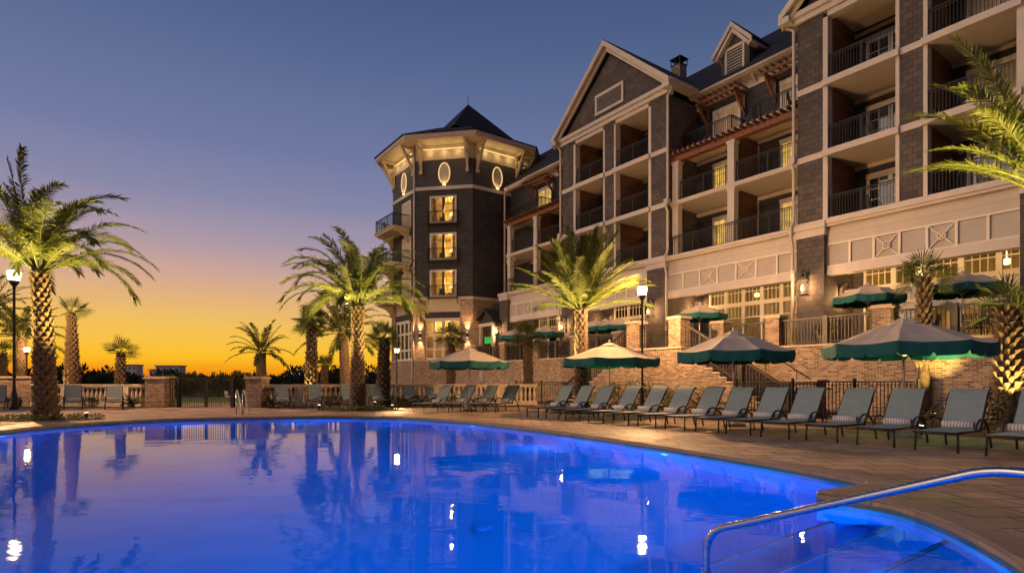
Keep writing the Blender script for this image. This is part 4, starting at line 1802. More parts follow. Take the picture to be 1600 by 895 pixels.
# small louvred vents low on the terrace wall
for i, (px, py, lab) in enumerate(((752, 587, 'small white louvred vent on the brick wall behind the far four loungers'), (819, 590, 'small white louvred vent on the brick wall left of the slim fan palm'))):
    t = 22.29
    e = empty('wall_vent', W(bX(px, t), t, 1.25), BANG, lab, 'vent', 'white louvred vents on the terrace wall')
    f = MB()
    for k in range(4):
        z = 0.13 + k * 0.16
        f.add([(-0.2, -0.09, z), (0.2, -0.09, z), (0.2, -0.01, z + 0.10), (-0.2, -0.01, z + 0.10)], [(0, 1, 2, 3), (3, 2, 1, 0)])
    f.build('blade', 'window_trim', e)
    f = MB()
    f.box(-0.21, 0.21, -0.008, 0.006, 0.05, 0.78)
    f.build('back_plate', 'trim', e)

# ================================================================ fences, gate, balustrades
def fence(name, pts, h, label, mat='iron', gap=0.115, group='black iron pool fences'):
    pts = [Vector(p) for p in pts]
    e = empty(name, pts[0], 0, label, 'fence', group)
    for a, b in zip(pts, pts[1:]):
        f = MB()
        railing(f, a, b, h, 0.10, gap, 0.02, 99, 0.001, (0.045, 0.035))
        f.build('fence_panel', mat, e, pts[0])
        n = max(1, round((b - a).length / 2.2))
        for i in range(n + 1):
            if i == 0 and a is not pts[0]:
                continue
            q = a.lerp(b, i / n)
            f = MB()
            f.box(q.x - 0.04, q.x + 0.04, q.y - 0.04, q.y + 0.04, 0, h + 0.06)
            f.lathe([(0.05, h + 0.06), (0.045, h + 0.10), (0.0, h + 0.13)], q.x, q.y, 8)
            f.build('post', mat, e, pts[0])
    return e


fence('pool_fence', [W(-12.3, 18.85), W(-10.2, 18.85), W(-7.5, 21.6)], 1.25, 'long black iron fence at the foot of the right stair, behind the near loungers')
fence('pool_fence', [at(806, 33.5), at(846, 32.2), at(905, 30.3)], 1.22, 'fine black iron fence in front of the brick wall, left of the lit palm trunk')

# gate pillars
for px0, px1, py, lab in ((225, 258, 588, 'tan brick gate pillar with stone cap left of the iron gate'), (382, 409.5, 590, 'tan brick gate pillar with stone cap right of the iron gate, behind the ladder rail')):
    lam = 27.2
    a, b = at(px0, lam), at(px1, lam)
    e = empty('gate_pillar', ((a.x + b.x) / 2, lam + 0.45, 0), 0, lab, 'pillar', 'brick gate pillars')
    w = (b.x - a.x) / 2 - 0.04
    f = MB()
    f.box(-w, w, -0.45, 0.45, 0, 1.38)
    f.build('pillar_shaft', 'brick', e)
    f = MB()
    f.box(-w - 0.07, w + 0.07, -0.52, 0.52, 1.38, 1.44)
    f.box(-w - 0.04, w + 0.04, -0.49, 0.49, 1.44, 1.50)
    f.build('pillar_cap', 'stone_cap', e)
# gate
a, b = at(258.5, 27.5), at(381.5, 27.5)
ge = empty('iron_gate', ((a.x + b.x) / 2, 27.5, 0), 0, 'closed black iron double gate between two brick pillars', 'gate')
x0 = a.x - ge.location.x
x1 = b.x - ge.location.x
sec = [(x0, x0 + 0.58, 'side_panel'), (x0 + 0.72, x0 + 1.94, 'gate_leaf'), (x0 + 2.0, x1 - 0.62, 'gate_leaf'), (x1 - 0.48, x1, 'side_panel')]
for u, v, nm in sec:
    f = MB()
    railing(f, (u, 0, 0.04), (v, 0, 0.04), 1.36, 0.06, 0.11, 0.022, 99, 0.04, (0.05, 0.045))
    f.box(u, u + 0.045, -0.022, 0.022, 0.04, 1.40)
    f.box(v - 0.045, v, -0.022, 0.022, 0.04, 1.40)
    f.build(nm, 'iron', ge)
for u in (x0 + 0.65, x1 - 0.55):
    f = MB()
    f.box(u - 0.07, u + 0.07, -0.07, 0.07, 0, 1.46)
    f.build('post', 'iron', ge)
f = MB()
f.box(x1 - 0.92, x1 - 0.78, -0.08, 0.05, 0.62, 0.80)
f.box(x1 - 0.90, x1 - 0.70, -0.06, 0.04, 0.50, 0.58)
f.build('lock_box', 'aluminium', ge)

BAL = None


def balustrade(p, q, label, h=1.12):
    global BAL
    p, q = Vector(p), Vector(q)
    d = q - p
    L = d.length
    e = empty('stone_balustrade', p, math.atan2(d.y, d.x), label, 'balustrade', 'cast stone balustrades at the edge of the deck')
    f = MB()
    f.box(0, L, -0.16, 0.16, h - 0.14, h - 0.05)
    f.box(0, L, -0.19, 0.19, h - 0.05, h)
    f.build('top_rail', 'cast_stone', e)
    f = MB()
    f.box(0, L, -0.18, 0.18, 0, 0.20)
    f.build('base_rail', 'cast_stone', e)
    z0, z1 = 0.20, h - 0.14
    if BAL is None:
        g = MB()
        hh = z1 - z0
        g.box(-0.08, 0.08, -0.08, 0.08, 0, 0.06)
        g.box(-0.08, 0.08, -0.08, 0.08, hh - 0.06, hh)
        g.lathe([(0.06, 0.06), (0.045, 0.12), (0.075, 0.22), (0.085, 0.30), (0.07, 0.42), (0.045, 0.58), (0.04, hh - 0.14), (0.06, hh - 0.06)], 0, 0, 10)
        BAL = g.mesh('baluster', 'cast_stone')
    n = int(L / 0.235)
    for i in range(n):
        if i % 14 == 7:
            continue
        o = bpy.data.objects.new('baluster', BAL)
        COL.objects.link(o)
        o.parent = e
        o.location = ((i + 0.5) * L / n, 0, z0)
    for i in range(n):
        if i % 14 == 7:
            f = MB()
            x = (i + 0.5) * L / n
            f.box(x - 0.14, x + 0.14, -0.15, 0.15, z0, z1)
            f.build('pedestal', 'cast_stone', e)


balustrade(at(410, 28.0), at(838, 30.6), 'long cast stone balustrade right of the gate, behind the back row of loungers')
balustrade(at(52, 29.0), at(224, 28.5), 'shorter cast stone balustrade between the left brick wall and the gate pillar')
# brick garden wall at the left edge
a, b = at(-60, 29.0), at(51, 29.0)
gw_ = empty('garden_wall', ((a.x + b.x) / 2, 29.1, 0), 0, 'tan brick garden wall with stone cap behind the left lamp post', 'wall')
f = MB()
f.box(a.x - gw_.location.x, b.x - gw_.location.x, -0.2, 0.25, 0, 1.42)
f.build('wall_body', 'brick', gw_)
f = MB()
f.box(a.x - gw_.location.x - 0.06, b.x - gw_.location.x + 0.06, -0.27, 0.32, 1.42, 1.53)
f.build('wall_cap', 'stone_cap', gw_)

# ================================================================ lamp posts
def lamp_post(loc, h, label, power, s=1.0, soft=0.12):
    e = empty('lamp_post', loc, 0, label, 'lamp post', 'lamp posts round the pool deck')
    b = MB()
    b.lathe([(0.16 * s, 0), (0.16 * s, 0.10), (0.11 * s, 0.16), (0.10 * s, 0.7), (0.07 * s, 0.85), (0.055 * s, 1.0), (0.045 * s, h - 0.7 * s), (0.06 * s, h - 0.66 * s), (0.05 * s, h - 0.58 * s), (0.10 * s, h - 0.52 * s), (0.19 * s, h - 0.36 * s), (0.20 * s, h - 0.33 * s)], 0, 0, 14)
    b.build('post', 'iron', e)
    b = MB()
    b.lathe([(0.185 * s, h - 0.33 * s), (0.24 * s, h - 0.05 * s), (0.25 * s, h + 0.03 * s), (0.20 * s, h + 0.08 * s), (0.05 * s, h + 0.10 * s)], 0, 0, 16)
    b.build('globe', 'lamp_glass', e)
    b = MB()
    b.lathe([(0.21 * s, h + 0.085 * s), (0.16 * s, h + 0.14 * s), (0.04 * s, h + 0.17 * s), (0.02 * s, h + 0.23 * s)], 0, 0, 14)
    b.build('cap', 'iron', e)
    light('lamp_light', 'POINT', (0, 0, h - 0.1), power * 3.6, WARM, e, soft)
    for ch in e.children:
        if ch.name.startswith('globe'):
            ch.visible_shadow = True
    return e


LAMPS = []


def lamp(px, py, lam, label, power, s):
    p = at(px, lam)
    h = H + (596 - py) * lam / FPX + 0.15 * s
    return lamp_post((p.x, p.y, 0), h, label, power, s)


lamp(22, 432, 25.6, 'tall lit lamp post before the brick wall, left of the big leaning palm', 1350, 1.08)
lamp(1003.5, 456, 21.0, 'lit lamp post behind the long row of loungers, in front of the terrace steps', 900, 0.76)
lamp(620, 548, 33.0, 'small lit lamp post behind the balustrade beside the tower base', 420, 0.62)
lamp(42, 547, 37.0, 'distant small lamp glowing low behind the trunk of the left date palm', 120, 0.7)
lamp(1660, 440, 19.0, 'lamp post at the far right behind the feathery palm', 1500, 0.95)  # unseen post added to warm the near deck and umbrella


# ================================================================ palms
def leaflet(mb, p, d, n, L, w, droop):
    """tapered blade of two faces; d direction, n face normal"""
    s = d.cross(n)
    if s.length < 1e-5:
        return
    s = s.normalized() * (w / 2)
    m_ = p + d * (L * 0.45) - Vector((0, 0, droop * L * 0.12))
    t = p + d * L - Vector((0, 0, droop * L * 0.45))
    vs = [p - s * 0.5, p + s * 0.5, m_ + s, m_ - s, t]
    mb.add(vs, [(0, 1, 2, 3), (3, 2, 4)])


def frond(mb, rc, base, az, el0, L, bend, wind, rn, lw=0.040, ll=0.46, nl=46, start=0.14, segs=14):
    d = Vector((math.cos(az) * math.cos(el0), math.sin(az) * math.cos(el0), math.sin(el0)))
    pts = [Vector(base)]
    st = L / segs
    for i in range(segs):
        f = (i + 1) / segs
        d = (d + Vector((0, 0, -bend * f * 1.9 / segs)) + Vector(wind) * (f * 1.3 / segs)).normalized()
        pts.append(pts[-1] + d * st)
    rc.tube(pts, [0.026 * (1 - 0.85 * i / segs) + 0.003 for i in range(segs + 1)], 4, False)
    side0 = Vector((-math.sin(az), math.cos(az), 0))
    roll = rn.uniform(-0.35, 0.35)
    for i in range(nl):
        f = start + (1 - start) * (i + rn.uniform(-0.3, 0.3)) / nl
        f = min(max(f, 0.02), 0.995)
        k = min(int(f * segs), segs - 1)
        u = f * segs - k
        p = pts[k].lerp(pts[k + 1], u)
        t = (pts[k + 1] - pts[k]).normalized()
        s = (side0 - t * side0.dot(t)).normalized()
        up = s.cross(t)
        if up.z < 0 and abs(t.z) < 0.8:
            up = -up
        s = s * math.cos(roll) + up * math.sin(roll)
        up = s.cross(t)
        if up.z < 0 and abs(t.z) < 0.9:
            up = -up
        g = (f - start) / (1 - start)
        ln = ll * (0.42 + 1.0 * math.sin(PI * (0.12 + 0.78 * g)) ** 0.8) * 0.72 * rn.uniform(0.85, 1.1)
        ang = R(62 - 38 * g) + rn.uniform(-0.12, 0.12)
        for sg in (-1, 1):
            dd = (t * math.cos(ang) + s * (sg * math.sin(ang)) + up * rn.uniform(0.10, 0.34)).normalized()
            nn = (up * 0.8 + t * rn.uniform(-0.5, 0.5) + s * rn.uniform(-0.4, 0.4)).normalized()
            leaflet(mb, p, dd, nn, ln, lw, rn.uniform(0.3, 1.0))


def boots(mb, pts, rad, rows, per, rn, out=0.05, h=0.11, flat=0.6):
    """spiral of cut leaf bases up a trunk"""
    n = len(pts) - 1
    for i in range(rows):
        f = (i + 0.5) / rows
        k = min(int(f * n), n - 1)
        u = f * n - k
        c = Vector(pts[k]).lerp(Vector(pts[k + 1]), u)
        r = rad[k] * (1 - u) + rad[k + 1] * u
        for j in range(per):
            a = 2 * PI * (j + 0.5 * (i % 2)) / per + rn.uniform(-0.05, 0.05)
            rd = Vector((math.cos(a), math.sin(a), 0))
            tg = Vector((-math.sin(a), math.cos(a), 0))
            w = PI * r / per * 0.95
            o = out * rn.uniform(0.7, 1.3)
            hh = h * rn.uniform(0.8, 1.2)
            b = c + rd * (r * 0.93)
            vs = [b - tg * w + Vector((0, 0, hh * 0.2)), b - Vector((0, 0, hh)), b + tg * w + Vector((0, 0, hh * 0.2)),
                  b + rd * o + tg * w * flat + Vector((0, 0, hh * 0.62)), b + rd * o - tg * w * flat + Vector((0, 0, hh * 0.62)),
                  b + tg * w * 0.8 + Vector((0, 0, hh * 0.6)), b - tg * w * 0.8 + Vector((0, 0, hh * 0.6))]
            mb.add(vs, [(0, 1, 4), (1, 2, 3), (1, 3, 4), (4, 3, 5, 6), (0, 4, 6), (2, 5, 3)])


def date_palm(name, loc, h, r0, r1, lean, label, seed, L=3.0, nf=34, wind=(0, 0, 0), elr=(-0.15, 1.45), ll=0.46, lw=0.042, nl=46, bend=1.0, azr=None, group='feathery date palms', extra=()):
    rn = random.Random(seed)
    e = empty(name, loc, 0, label, 'palm tree', group)
    n = 10
    pts = [Vector((lean[0] * (i / n) ** 1.4, lean[1] * (i / n) ** 1.4, h * i / n)) for i in range(n + 1)]
    rad = [r0 + (r1 - r0) * min(1, (i / n) * 1.25) for i in range(n + 1)]
    rad[0] *= 1.12
    rad[-1] *= 1.12
    t = MB()
    t.tube(pts, [x * 0.95 for x in rad], 14)
    tr = t.build('trunk', 'trunk', e)
    b = MB()
    boots(b, pts, rad, max(8, int(h / 0.155)), 8, rn, 0.075, 0.15, 0.5)
    b.build('leaf_bases', 'boot', tr)
    c, rc = MB(), MB()
    top = pts[-1]
    for i in range(nf):
        f = (i + 0.5) / nf
        az = (i * 2.39996 + rn.uniform(-0.25, 0.25)) if azr is None else rn.uniform(*azr)
        el = elr[0] + (elr[1] - elr[0]) * f ** 0.85 + rn.uniform(-0.1, 0.1)
        frond(c, rc, top + Vector((math.cos(az), math.sin(az), 0)) * rad[-1] * 0.6 + Vector((0, 0, 0.05 + 0.22 * f)), az, el, L * rn.uniform(0.82, 1.05), bend * rn.uniform(0.75, 1.2), wind, rn, lw, ll, nl)
    for az, el, LL, bb in extra:
        frond(c, rc, top + Vector((0, 0, 0.15)), az, el, LL, bb, wind, rn, lw, ll, nl)
    c.build('crown', 'palm_leaf', e)
    rc.build('frond_stems', 'lime_leaf', e)
    return e


def fan(mb, rc, base, az, el, pet, fr, rn, segs=22, spread=3.6, droop=0.5):
    d = Vector((math.cos(az) * math.cos(el), math.sin(az) * math.cos(el), math.sin(el)))
    hub = Vector(base) + d * pet
    rc.tube([base, Vector(base) + d * pet * 0.6, hub], [0.022, 0.016, 0.012], 4, False)
    s = Vector((-math.sin(az), math.cos(az), 0))
    up = s.cross(d)
    if up.z < 0: up = -up
    r_ = rn.uniform(-1.15, 1.15)
    s = s * math.cos(r_) + up * math.sin(r_)
    up = s.cross(d)
    if up.z < 0: up = -up
    for i in range(segs):
        a = (i + 0.5) / segs * spread - spread / 2
        q = (d * math.cos(a) + s * math.sin(a)).normalized()
        L = fr * (1 - 0.16 * abs(a) / (spread / 2)) * rn.uniform(0.92, 1.06)
        w = L * spread / segs * 0.34
        tg = up.cross(q).normalized()
        fold = up * (0.02 if i % 2 else -0.02)
        p1 = hub + q * (L * 0.55) + fold - Vector((0, 0, droop * 0.05))
        p2 = hub + q * L - Vector((0, 0, droop * L * rn.uniform(0.05, 0.26)))
        mb.add([hub, p1 - tg * w * 0.5, p2, p1 + tg * w * 0.5], [(0, 1, 2), (0, 2, 3)])


def fan_palm(name, loc, h, r0, r1, label, seed, fr=0.62, nf=12, pet=0.45, lean=(0, 0), elr=(-0.5, 1.4), rows=None, out=0.13, seg=22, group='fan palms with shaggy trunks', bare=0.0):
    rn = random.Random(seed)
    e = empty(name, loc, 0, label, 'palm tree', group)
    n = 8
    pts = [Vector((lean[0] * (i / n) ** 1.3, lean[1] * (i / n) ** 1.3, h * i / n)) for i in range(n + 1)]
    rad = [r0 + (r1 - r0) * (i / n) for i in range(n + 1)]
    t = MB()
    t.tube(pts, [x * 0.8 for x in rad], 12)
    tr = t.build('trunk', 'trunk', e)
    b = MB()
    k = int(n * bare)
    boots(b, pts[k:], [x * 0.85 for x in rad[k:]], rows or max(6, int(h * (1 - bare) / 0.15)), 7, rn, out, 0.20, 0.35)
    b.build('leaf_bases', 'boot' if bare else 'shag', tr)
    c, rc = MB(), MB()
    for i in range(nf):
        f = (i + 0.5) / nf
        az = i * 2.39996 + rn.uniform(-0.3, 0.3)
        el = elr[0] + (elr[1] - elr[0]) * f + rn.uniform(-0.12, 0.12)
        fan(c, rc, pts[-1] + Vector((0, 0, 0.05 * f)), az, el, pet * rn.uniform(0.8, 1.15), fr * rn.uniform(0.85, 1.1), rn, seg)
    c.build('crown', 'fan_leaf', e)
    rc.build('leaf_stems', 'lime_leaf', e)
    return e


def palm_at(px, lam):
    p = at(px, lam)
    return (p.x, p.y, 0)


def hz(py, lam):
    return H + (596 - py) * lam / FPX


# the four big uplit date palms
PA = date_palm('date_palm', palm_at(72, 18.8), hz(428, 18.8), 0.34, 0.23, (-0.22, 0.0), 'big leaning date palm left of the pool, its fronds blown to the right', 19, 3.7, 38, (0.62, 0.0, 0.0), (0.40, 1.42), 0.46, 0.036, 94, 1.75)
PB = date_palm('date_palm', palm_at(559, 25.0), hz(480, 25.0), 0.31, 0.24, (0, 0), 'tall lit date palm in a round flower bed at the far pool edge', 23, 3.65, 50, (-0.10, 0, 0.0), (0.38, 1.36), 0.46, 0.037, 84, 1.85)
PC = date_palm('date_palm', palm_at(909, 22.6), hz(486, 22.6), 0.25, 0.22, (-0.03, 0), 'brightly lit upright date palm between the long lounger row and the terrace', 37, 3.0, 54, (0, 0, 0.12), (0.36, 1.48), 0.45, 0.037, 78, 0.62)
PD = date_palm('date_palm', palm_at(1648, 12.4), hz(312, 12.4), 0.28, 0.24, (0.06, 0), 'lit date palm beyond the right edge, only its golden green fronds reaching into the picture', 51, 2.6, 13, (0, 0, 0.1), (0.5, 1.45), 0.42, 0.032, 76, 0.8,
               extra=((PI * 0.99, 0.80, 3.7, 1.0), (PI * 1.03, 1.08, 4.1, 0.75), (PI * 0.95, 0.50, 3.2, 0.9), (PI * 1.06, 0.95, 3.4, 1.0), (PI * 0.92, 1.2, 4.0, 0.8), (PI * 1.0, 0.62, 3.0, 0.9), (PI * 0.97, 1.0, 3.6, 0.9)))
# darker ones behind the balustrade
date_palm('date_palm', palm_at(541, 35.0), hz(522, 35.0), 0.33, 0.26, (-0.2, 0), 'shadowy date palm directly behind the tall lit one, above the balustrade', 61, 2.9, 38, (0.1, 0, 0.0), (-0.35, 1.4), 0.48, 0.05, 36, 1.0)
date_palm('date_palm', palm_at(408, 41.0), hz(552, 41.0), 0.34, 0.30, (0, 0), 'low date palm against the orange sky, right behind the gate pillar, drooping to the right', 67, 2.4, 26, (-0.15, 0, 0.0), (-0.3, 1.4), 0.42, 0.05, 32, 1.1)
date_palm('date_palm', palm_at(32, 38.0), hz(528, 38.0), 0.30, 0.25, (0.1, 0), 'dim date palm with a string lit trunk far behind the left lamp post', 71, 2.6, 30, (0.2, 0, 0.0), (-0.35, 1.3), 0.46, 0.055, 32, 1.0)
date_palm('date_palm', palm_at(-22, 34.0), hz(488, 34.0), 0.30, 0.25, (0.1, 0), 'date palm at the left picture edge, only its fronds showing above the lamp', 73, 2.7, 30, (0.3, 0, 0.0), (-0.35, 1.3), 0.46, 0.055, 32, 1.0)
# fan palms
fan_palm('fan_palm', palm_at(113, 30.5), hz(490, 30.5), 0.44, 0.15, 'fan palm with a thick shaggy tapering trunk, behind the loungers on the left', 5, 0.80, 7, 0.40, (-0.05, 0), (-0.1, 1.3))
fan_palm('fan_palm', palm_at(187, 31.5), hz(552, 31.5), 0.30, 0.16, 'short fan palm with a round crown, left of the gate pillar', 6, 0.82, 8, 0.34, (0.05, 0), (-0.3, 1.45))
fan_palm('fan_palm', palm_at(487, 31.5), hz(503, 31.5), 0.38, 0.22, 'fan palm with a full crown left of the tall lit date palm', 7, 0.78, 26, 0.42, (0, 0), (-0.9, 1.45))
fan_palm('fan_palm', palm_at(599, 29.0), hz(530, 29.0), 0.36, 0.22, 'bright green fan palm in front of the balustrade, left of the small lamp post', 8, 0.72, 15, 0.40, (0.04, 0), (-0.7, 1.45))
fan_palm('fan_palm', palm_at(704, 31.9), hz(528, 31.9), 0.27, 0.20, 'fan palm against the tower window, above the far umbrella', 9, 0.72, 15, 0.40, (0, 0), (-0.7, 1.45))
fan_palm('fan_palm', palm_at(825, 31.7), hz(528, 31.7), 0.26, 0.20, 'dusky fan palm in front of the two far terrace umbrellas, behind the fine iron fence', 10, 0.75, 16, 0.42, (0, 0), (-0.7, 1.45))
fan_palm('fan_palm', palm_at(1444, 18.9), hz(436, 18.9), 0.22, 0.17, 'slender fan palm in front of the restaurant windows, right of the nearest umbrella', 12, 0.64, 14, 0.46, (0.0, 0), (-0.55, 1.45), bare=0.45)
fan_palm('fan_palm', palm_at(1572, 17.2), hz(480, 17.2), 0.30, 0.21, 'fan palm with curled leaf bases at the right edge, behind the last loungers', 13, 0.76, 14, 0.42, (0.05, 0), (-0.55, 1.45), out=0.20, bare=0.30)
fan_palm('fan_palm', palm_at(507, 38.0), hz(572, 38.0), 0.20, 0.16, 'small spiky palm low behind the balustrade, between two bigger palm trunks', 14, 0.62, 11, 0.35, (0, 0), (0.1, 1.5))
fan_palm('fan_palm', palm_at(4, 36.0), hz(552, 36.0), 0.26, 0.18, 'dim fan palm at the left picture edge behind the brick wall', 15, 0.7, 12, 0.4, (0, 0), (-0.8, 1.4))
fan_palm('fan_palm', palm_at(371, 75.0), hz(588, 75.0), 0.24, 0.16, 'tiny distant palm silhouette above the iron gate', 16, 0.7, 14, 0.4, (0, 0), (-0.4, 1.4))


# ground uplights at the lit palms
def uplight(loc, aim, power, label, color=(1.0, 0.68, 0.17), spot=66):
    loc = Vector(loc)
    e = empty('ground_uplight', loc, 0, label, 'uplight', 'uplights at the foot of the palms')
    d = (Vector(aim) - loc).normalized()
    b = MB()
    b.tube([(0, 0, 0), (0, 0, 0.07)], 0.03, 8)
    b.tube([Vector((0, 0, 0.08)), Vector((0, 0, 0.10)) + d * 0.12], [0.05, 0.065], 12)
    b.build('housing', 'iron', e)
    b = MB()
    b.tube([Vector((0, 0, 0.10)) + d * 0.121, Vector((0, 0, 0.10)) + d * 0.128], 0.055, 12)
    b.build('lens', 'uplight_lens', e)
    o = light('uplight_beam', 'SPOT', Vector((0, 0, 0.10)) + d * 0.16, power * 2.6, color, e, 0.05, None, spot, 0.7)
    o.rotation_euler = d.to_track_quat('-Z', 'Y').to_euler()
    return e


def ring_uplights(P, h, power, offs, what):
    for i, (dx, dy) in enumerate(offs):
        l = P.location
        uplight((l.x + dx, l.y + dy, 0.02), (l.x + dx * 0.75, l.y + dy * 0.75, h + 1.2), power, 'ground spotlight at the foot of ' + what[i])


ring_uplights(PA, hz(428, 18.8), 2300, [(1.6, -0.35), (-1.6, -0.6)], ['the big left date palm, on its right side', 'the big left date palm, on its left side'])
ring_uplights(PB, hz(480, 25.0), 1900, [(1.6, -0.35), (-1.6, -0.3)], ['the palm in the far flower bed, right side', 'the palm in the far flower bed, left side'])
ring_uplights(PC, hz(486, 22.6), 2500, [(1.35, 0.3), (-1.35, 0.3)], ['the upright palm behind the loungers, right side', 'the upright palm behind the loungers, left side'])
ring_uplights(PD, hz(312, 12.4), 2000, [(-0.8, -1.9), (-2.4, 0.7)], ['the palm at the right edge, lounger side', 'the palm at the right edge, terrace side'])
# trunk spotlights; the one at the right edge is added to brighten upper fronds
for P, hh_, off, aim, pw, what in ((PD, hz(312, 12.4), (-0.75, -0.55, -2.3), (-1.7, -0.4, 2.6), 650, 'the palm at the right edge'), (PB, hz(480, 25.0), (-0.35, -0.30, -0.1), (-1.0, -1.2, 2.6), 45, 'the palm at the far pool edge')):
    l = P.location
    uplight((l.x + off[0], l.y + off[1], hh_ + off[2]), (l.x + aim[0], l.y + aim[1], hh_ + aim[2]), pw, 'small spotlight strapped to the trunk of ' + what, (1.0, 0.70, 0.2), 110)
FP = [(1444, 18.9, 458, 500, 'the slender fan palm by the restaurant windows'), (1570, 17.2, 500, 420, 'the fan palm with curled leaf bases'),
      (599, 29.0, 530, 420, 'the bright green fan palm before the balustrade'), (487, 31.5, 503, 260, 'the full fan palm left of the lit date palm'), (113, 30.5, 490, 160, 'the shaggy fan palm on the left')]
for px, lam, py, pw, what in FP:
    p = palm_at(px, lam)
    uplight((p[0] - 0.25, p[1] - 0.75, 0.02), (p[0], p[1] - 0.3, hz(py, lam) + 0.4), pw, 'small ground spotlight in front of ' + what)


# ================================================================ shrubs and flower beds
def leaf_cloud(mb, n, c, rad, size, rn, up=0.4):
    for _ in range(n):
        d = Vector((rn.gauss(0, 1), rn.gauss(0, 1), rn.gauss(0, 1))).normalized()
        r = rn.uniform(0.35, 1.0) ** 0.6
        p = Vector(c) + Vector((d.x * rad[0] * r, d.y * rad[1] * r, d.z * rad[2] * r))
        if p.z < 0.01:
            p.z = rn.uniform(0.01, 0.15)
        q = (d + Vector((rn.uniform(-0.7, 0.7), rn.uniform(-0.7, 0.7), rn.uniform(-0.2, 0.7) + up))).normalized()
        s = q.cross(Vector((rn.uniform(-1, 1), rn.uniform(-1, 1), rn.uniform(-1, 1)))).normalized()
        L = size * rn.uniform(0.6, 1.3)
        mb.add([p, p + q * L * 0.5 + s * L * 0.2, p + q * L, p + q * L * 0.5 - s * L * 0.2], [(0, 1, 2, 3)])


def shrub(loc, rad, label, seed, n=700, mat='shrub_leaf', size=0.11, group='shrubs along the brick wall'):
    rn = random.Random(seed)
    e = empty('shrub', loc, 0, label, 'shrub', group)
    b = MB()
    k = 5
    for i in range(k):
        o = (rn.uniform(-0.5, 0.5) * rad[0], rn.uniform(-0.4, 0.4) * rad[1], rad[2] * rn.uniform(0.45, 0.8))
        leaf_cloud(b, n // k, o, (rad[0] * 0.6, rad[1] * 0.6, rad[2] * 0.55), size, rn)
    b.build('foliage', mat, e)
    b = MB()
    for i in range(5):
        a = rn.uniform(0, 6.28)
        b.tube([(0.03 * math.cos(a), 0.03 * math.sin(a), 0), (rad[0] * 0.4 * math.cos(a), rad[1] * 0.4 * math.sin(a), rad[2] * 0.9)], [0.015, 0.006], 5)
    b.build('stem', 'trunk', e)
    return e


def cycad(loc, L, label, seed, n=16, group='spiky cycads in the beds'):
    rn = random.Random(seed)
    e = empty('cycad', loc, 0, label, 'plant', group)
    c, rc = MB(), MB()
    for i in range(n):
        frond(c, rc, (0, 0, 0.12), i * 2.4, rn.uniform(0.25, 1.2), L * rn.uniform(0.8, 1.1), 0.9, (0, 0, 0), rn, 0.018, 0.17, 26, 0.1, 8)
    c.build('fronds', 'shrub_leaf', e)
    rc.build('frond_stems', 'shrub_leaf', e)
    b = MB()
    b.lathe([(0.12, 0), (0.14, 0.08), (0.08, 0.18)], 0, 0, 10)
    b.build('stump', 'trunk', e)
    return e


def gp(X, t):
    p = W(X, t)
    return (p.x, p.y, 0)


shrub(gp(-17.6, 18.2), (0.75, 0.5, 0.95), 'dark leafy shrub behind the lit lamp post, below the terrace landing', 1, 900)
shrub(gp(-16.3, 18.3), (0.9, 0.5, 1.0), 'wide dark shrub against the brick landing, right of the lamp post', 2, 1000)
shrub(gp(-14.9, 18.2), (0.65, 0.5, 0.8), 'lighter green shrub under the third umbrella, left of the stair railing', 3, 700, 'lime_leaf', 0.09)
shrub(gp(-19.2, 18.2), (0.5, 0.45, 0.75), 'lime green shrub just right of the lit palm trunk', 4, 550, 'lime_leaf', 0.09)
shrub(gp(-23.4, 20.0), (0.7, 0.5, 0.6), 'low dark shrub behind the fine iron fence', 5, 500)
shrub(gp(-7.2, 19.4), (0.55, 0.5, 0.85), 'yellow green lit shrub right of the slender fan palm', 6, 700, 'lime_leaf', 0.10)
shrub(gp(-5.0, 18.6), (0.6, 0.55, 0.8), 'dark shrub between the last two loungers and the brick wall', 7, 700)
shrub(gp(-3.4, 17.2), (0.5, 0.5, 0.6), 'leafy shrub at the foot of the palm with curled leaf bases', 8, 600, 'shrub_leaf', 0.12)
cycad(gp(-13.2, 18.2), 1.0, 'spiky cycad under the third umbrella, before the right stair', 11)
cycad(gp(-6.4, 18.6), 1.15, 'big spiky cycad behind the lounger right of the slender palm', 12)
p = at(206, 27.6)
cycad((p.x, p.y, 0), 0.85, 'spiky cycad before the short balustrade, left of the gate pillar', 13)
p = at(424, 27.0)
cycad((p.x, p.y, 0), 0.75, 'spiky cycad at the left end of the long balustrade', 14)
for i, (px, lam, w) in enumerate(((142, 27.9, 0.7), (78, 28.0, 0.8), (30, 28.0, 0.6), (516, 28.2, 0.6), (612, 28.6, 0.8), (646, 28.7, 0.6), (762, 29.3, 0.7), (690, 29.0, 0.6))):
    p = at(px, lam)
    shrub((p.x, p.y, 0), (w, 0.3, 0.42), ['low shrub between the two left loungers', 'low shrub behind the big left date palm', 'low shrub under the left lamp post', 'low shrub between the second and third back row loungers',
          'low shrub right of the bright green fan palm', 'low shrub under the small lamp post', 'low shrub at the balustrade behind the far umbrella pole', 'low shrub at the balustrade behind the far four loungers'][i], 30 + i, 420, 'shrub_leaf', 0.10, 'low shrubs along the balustrade')


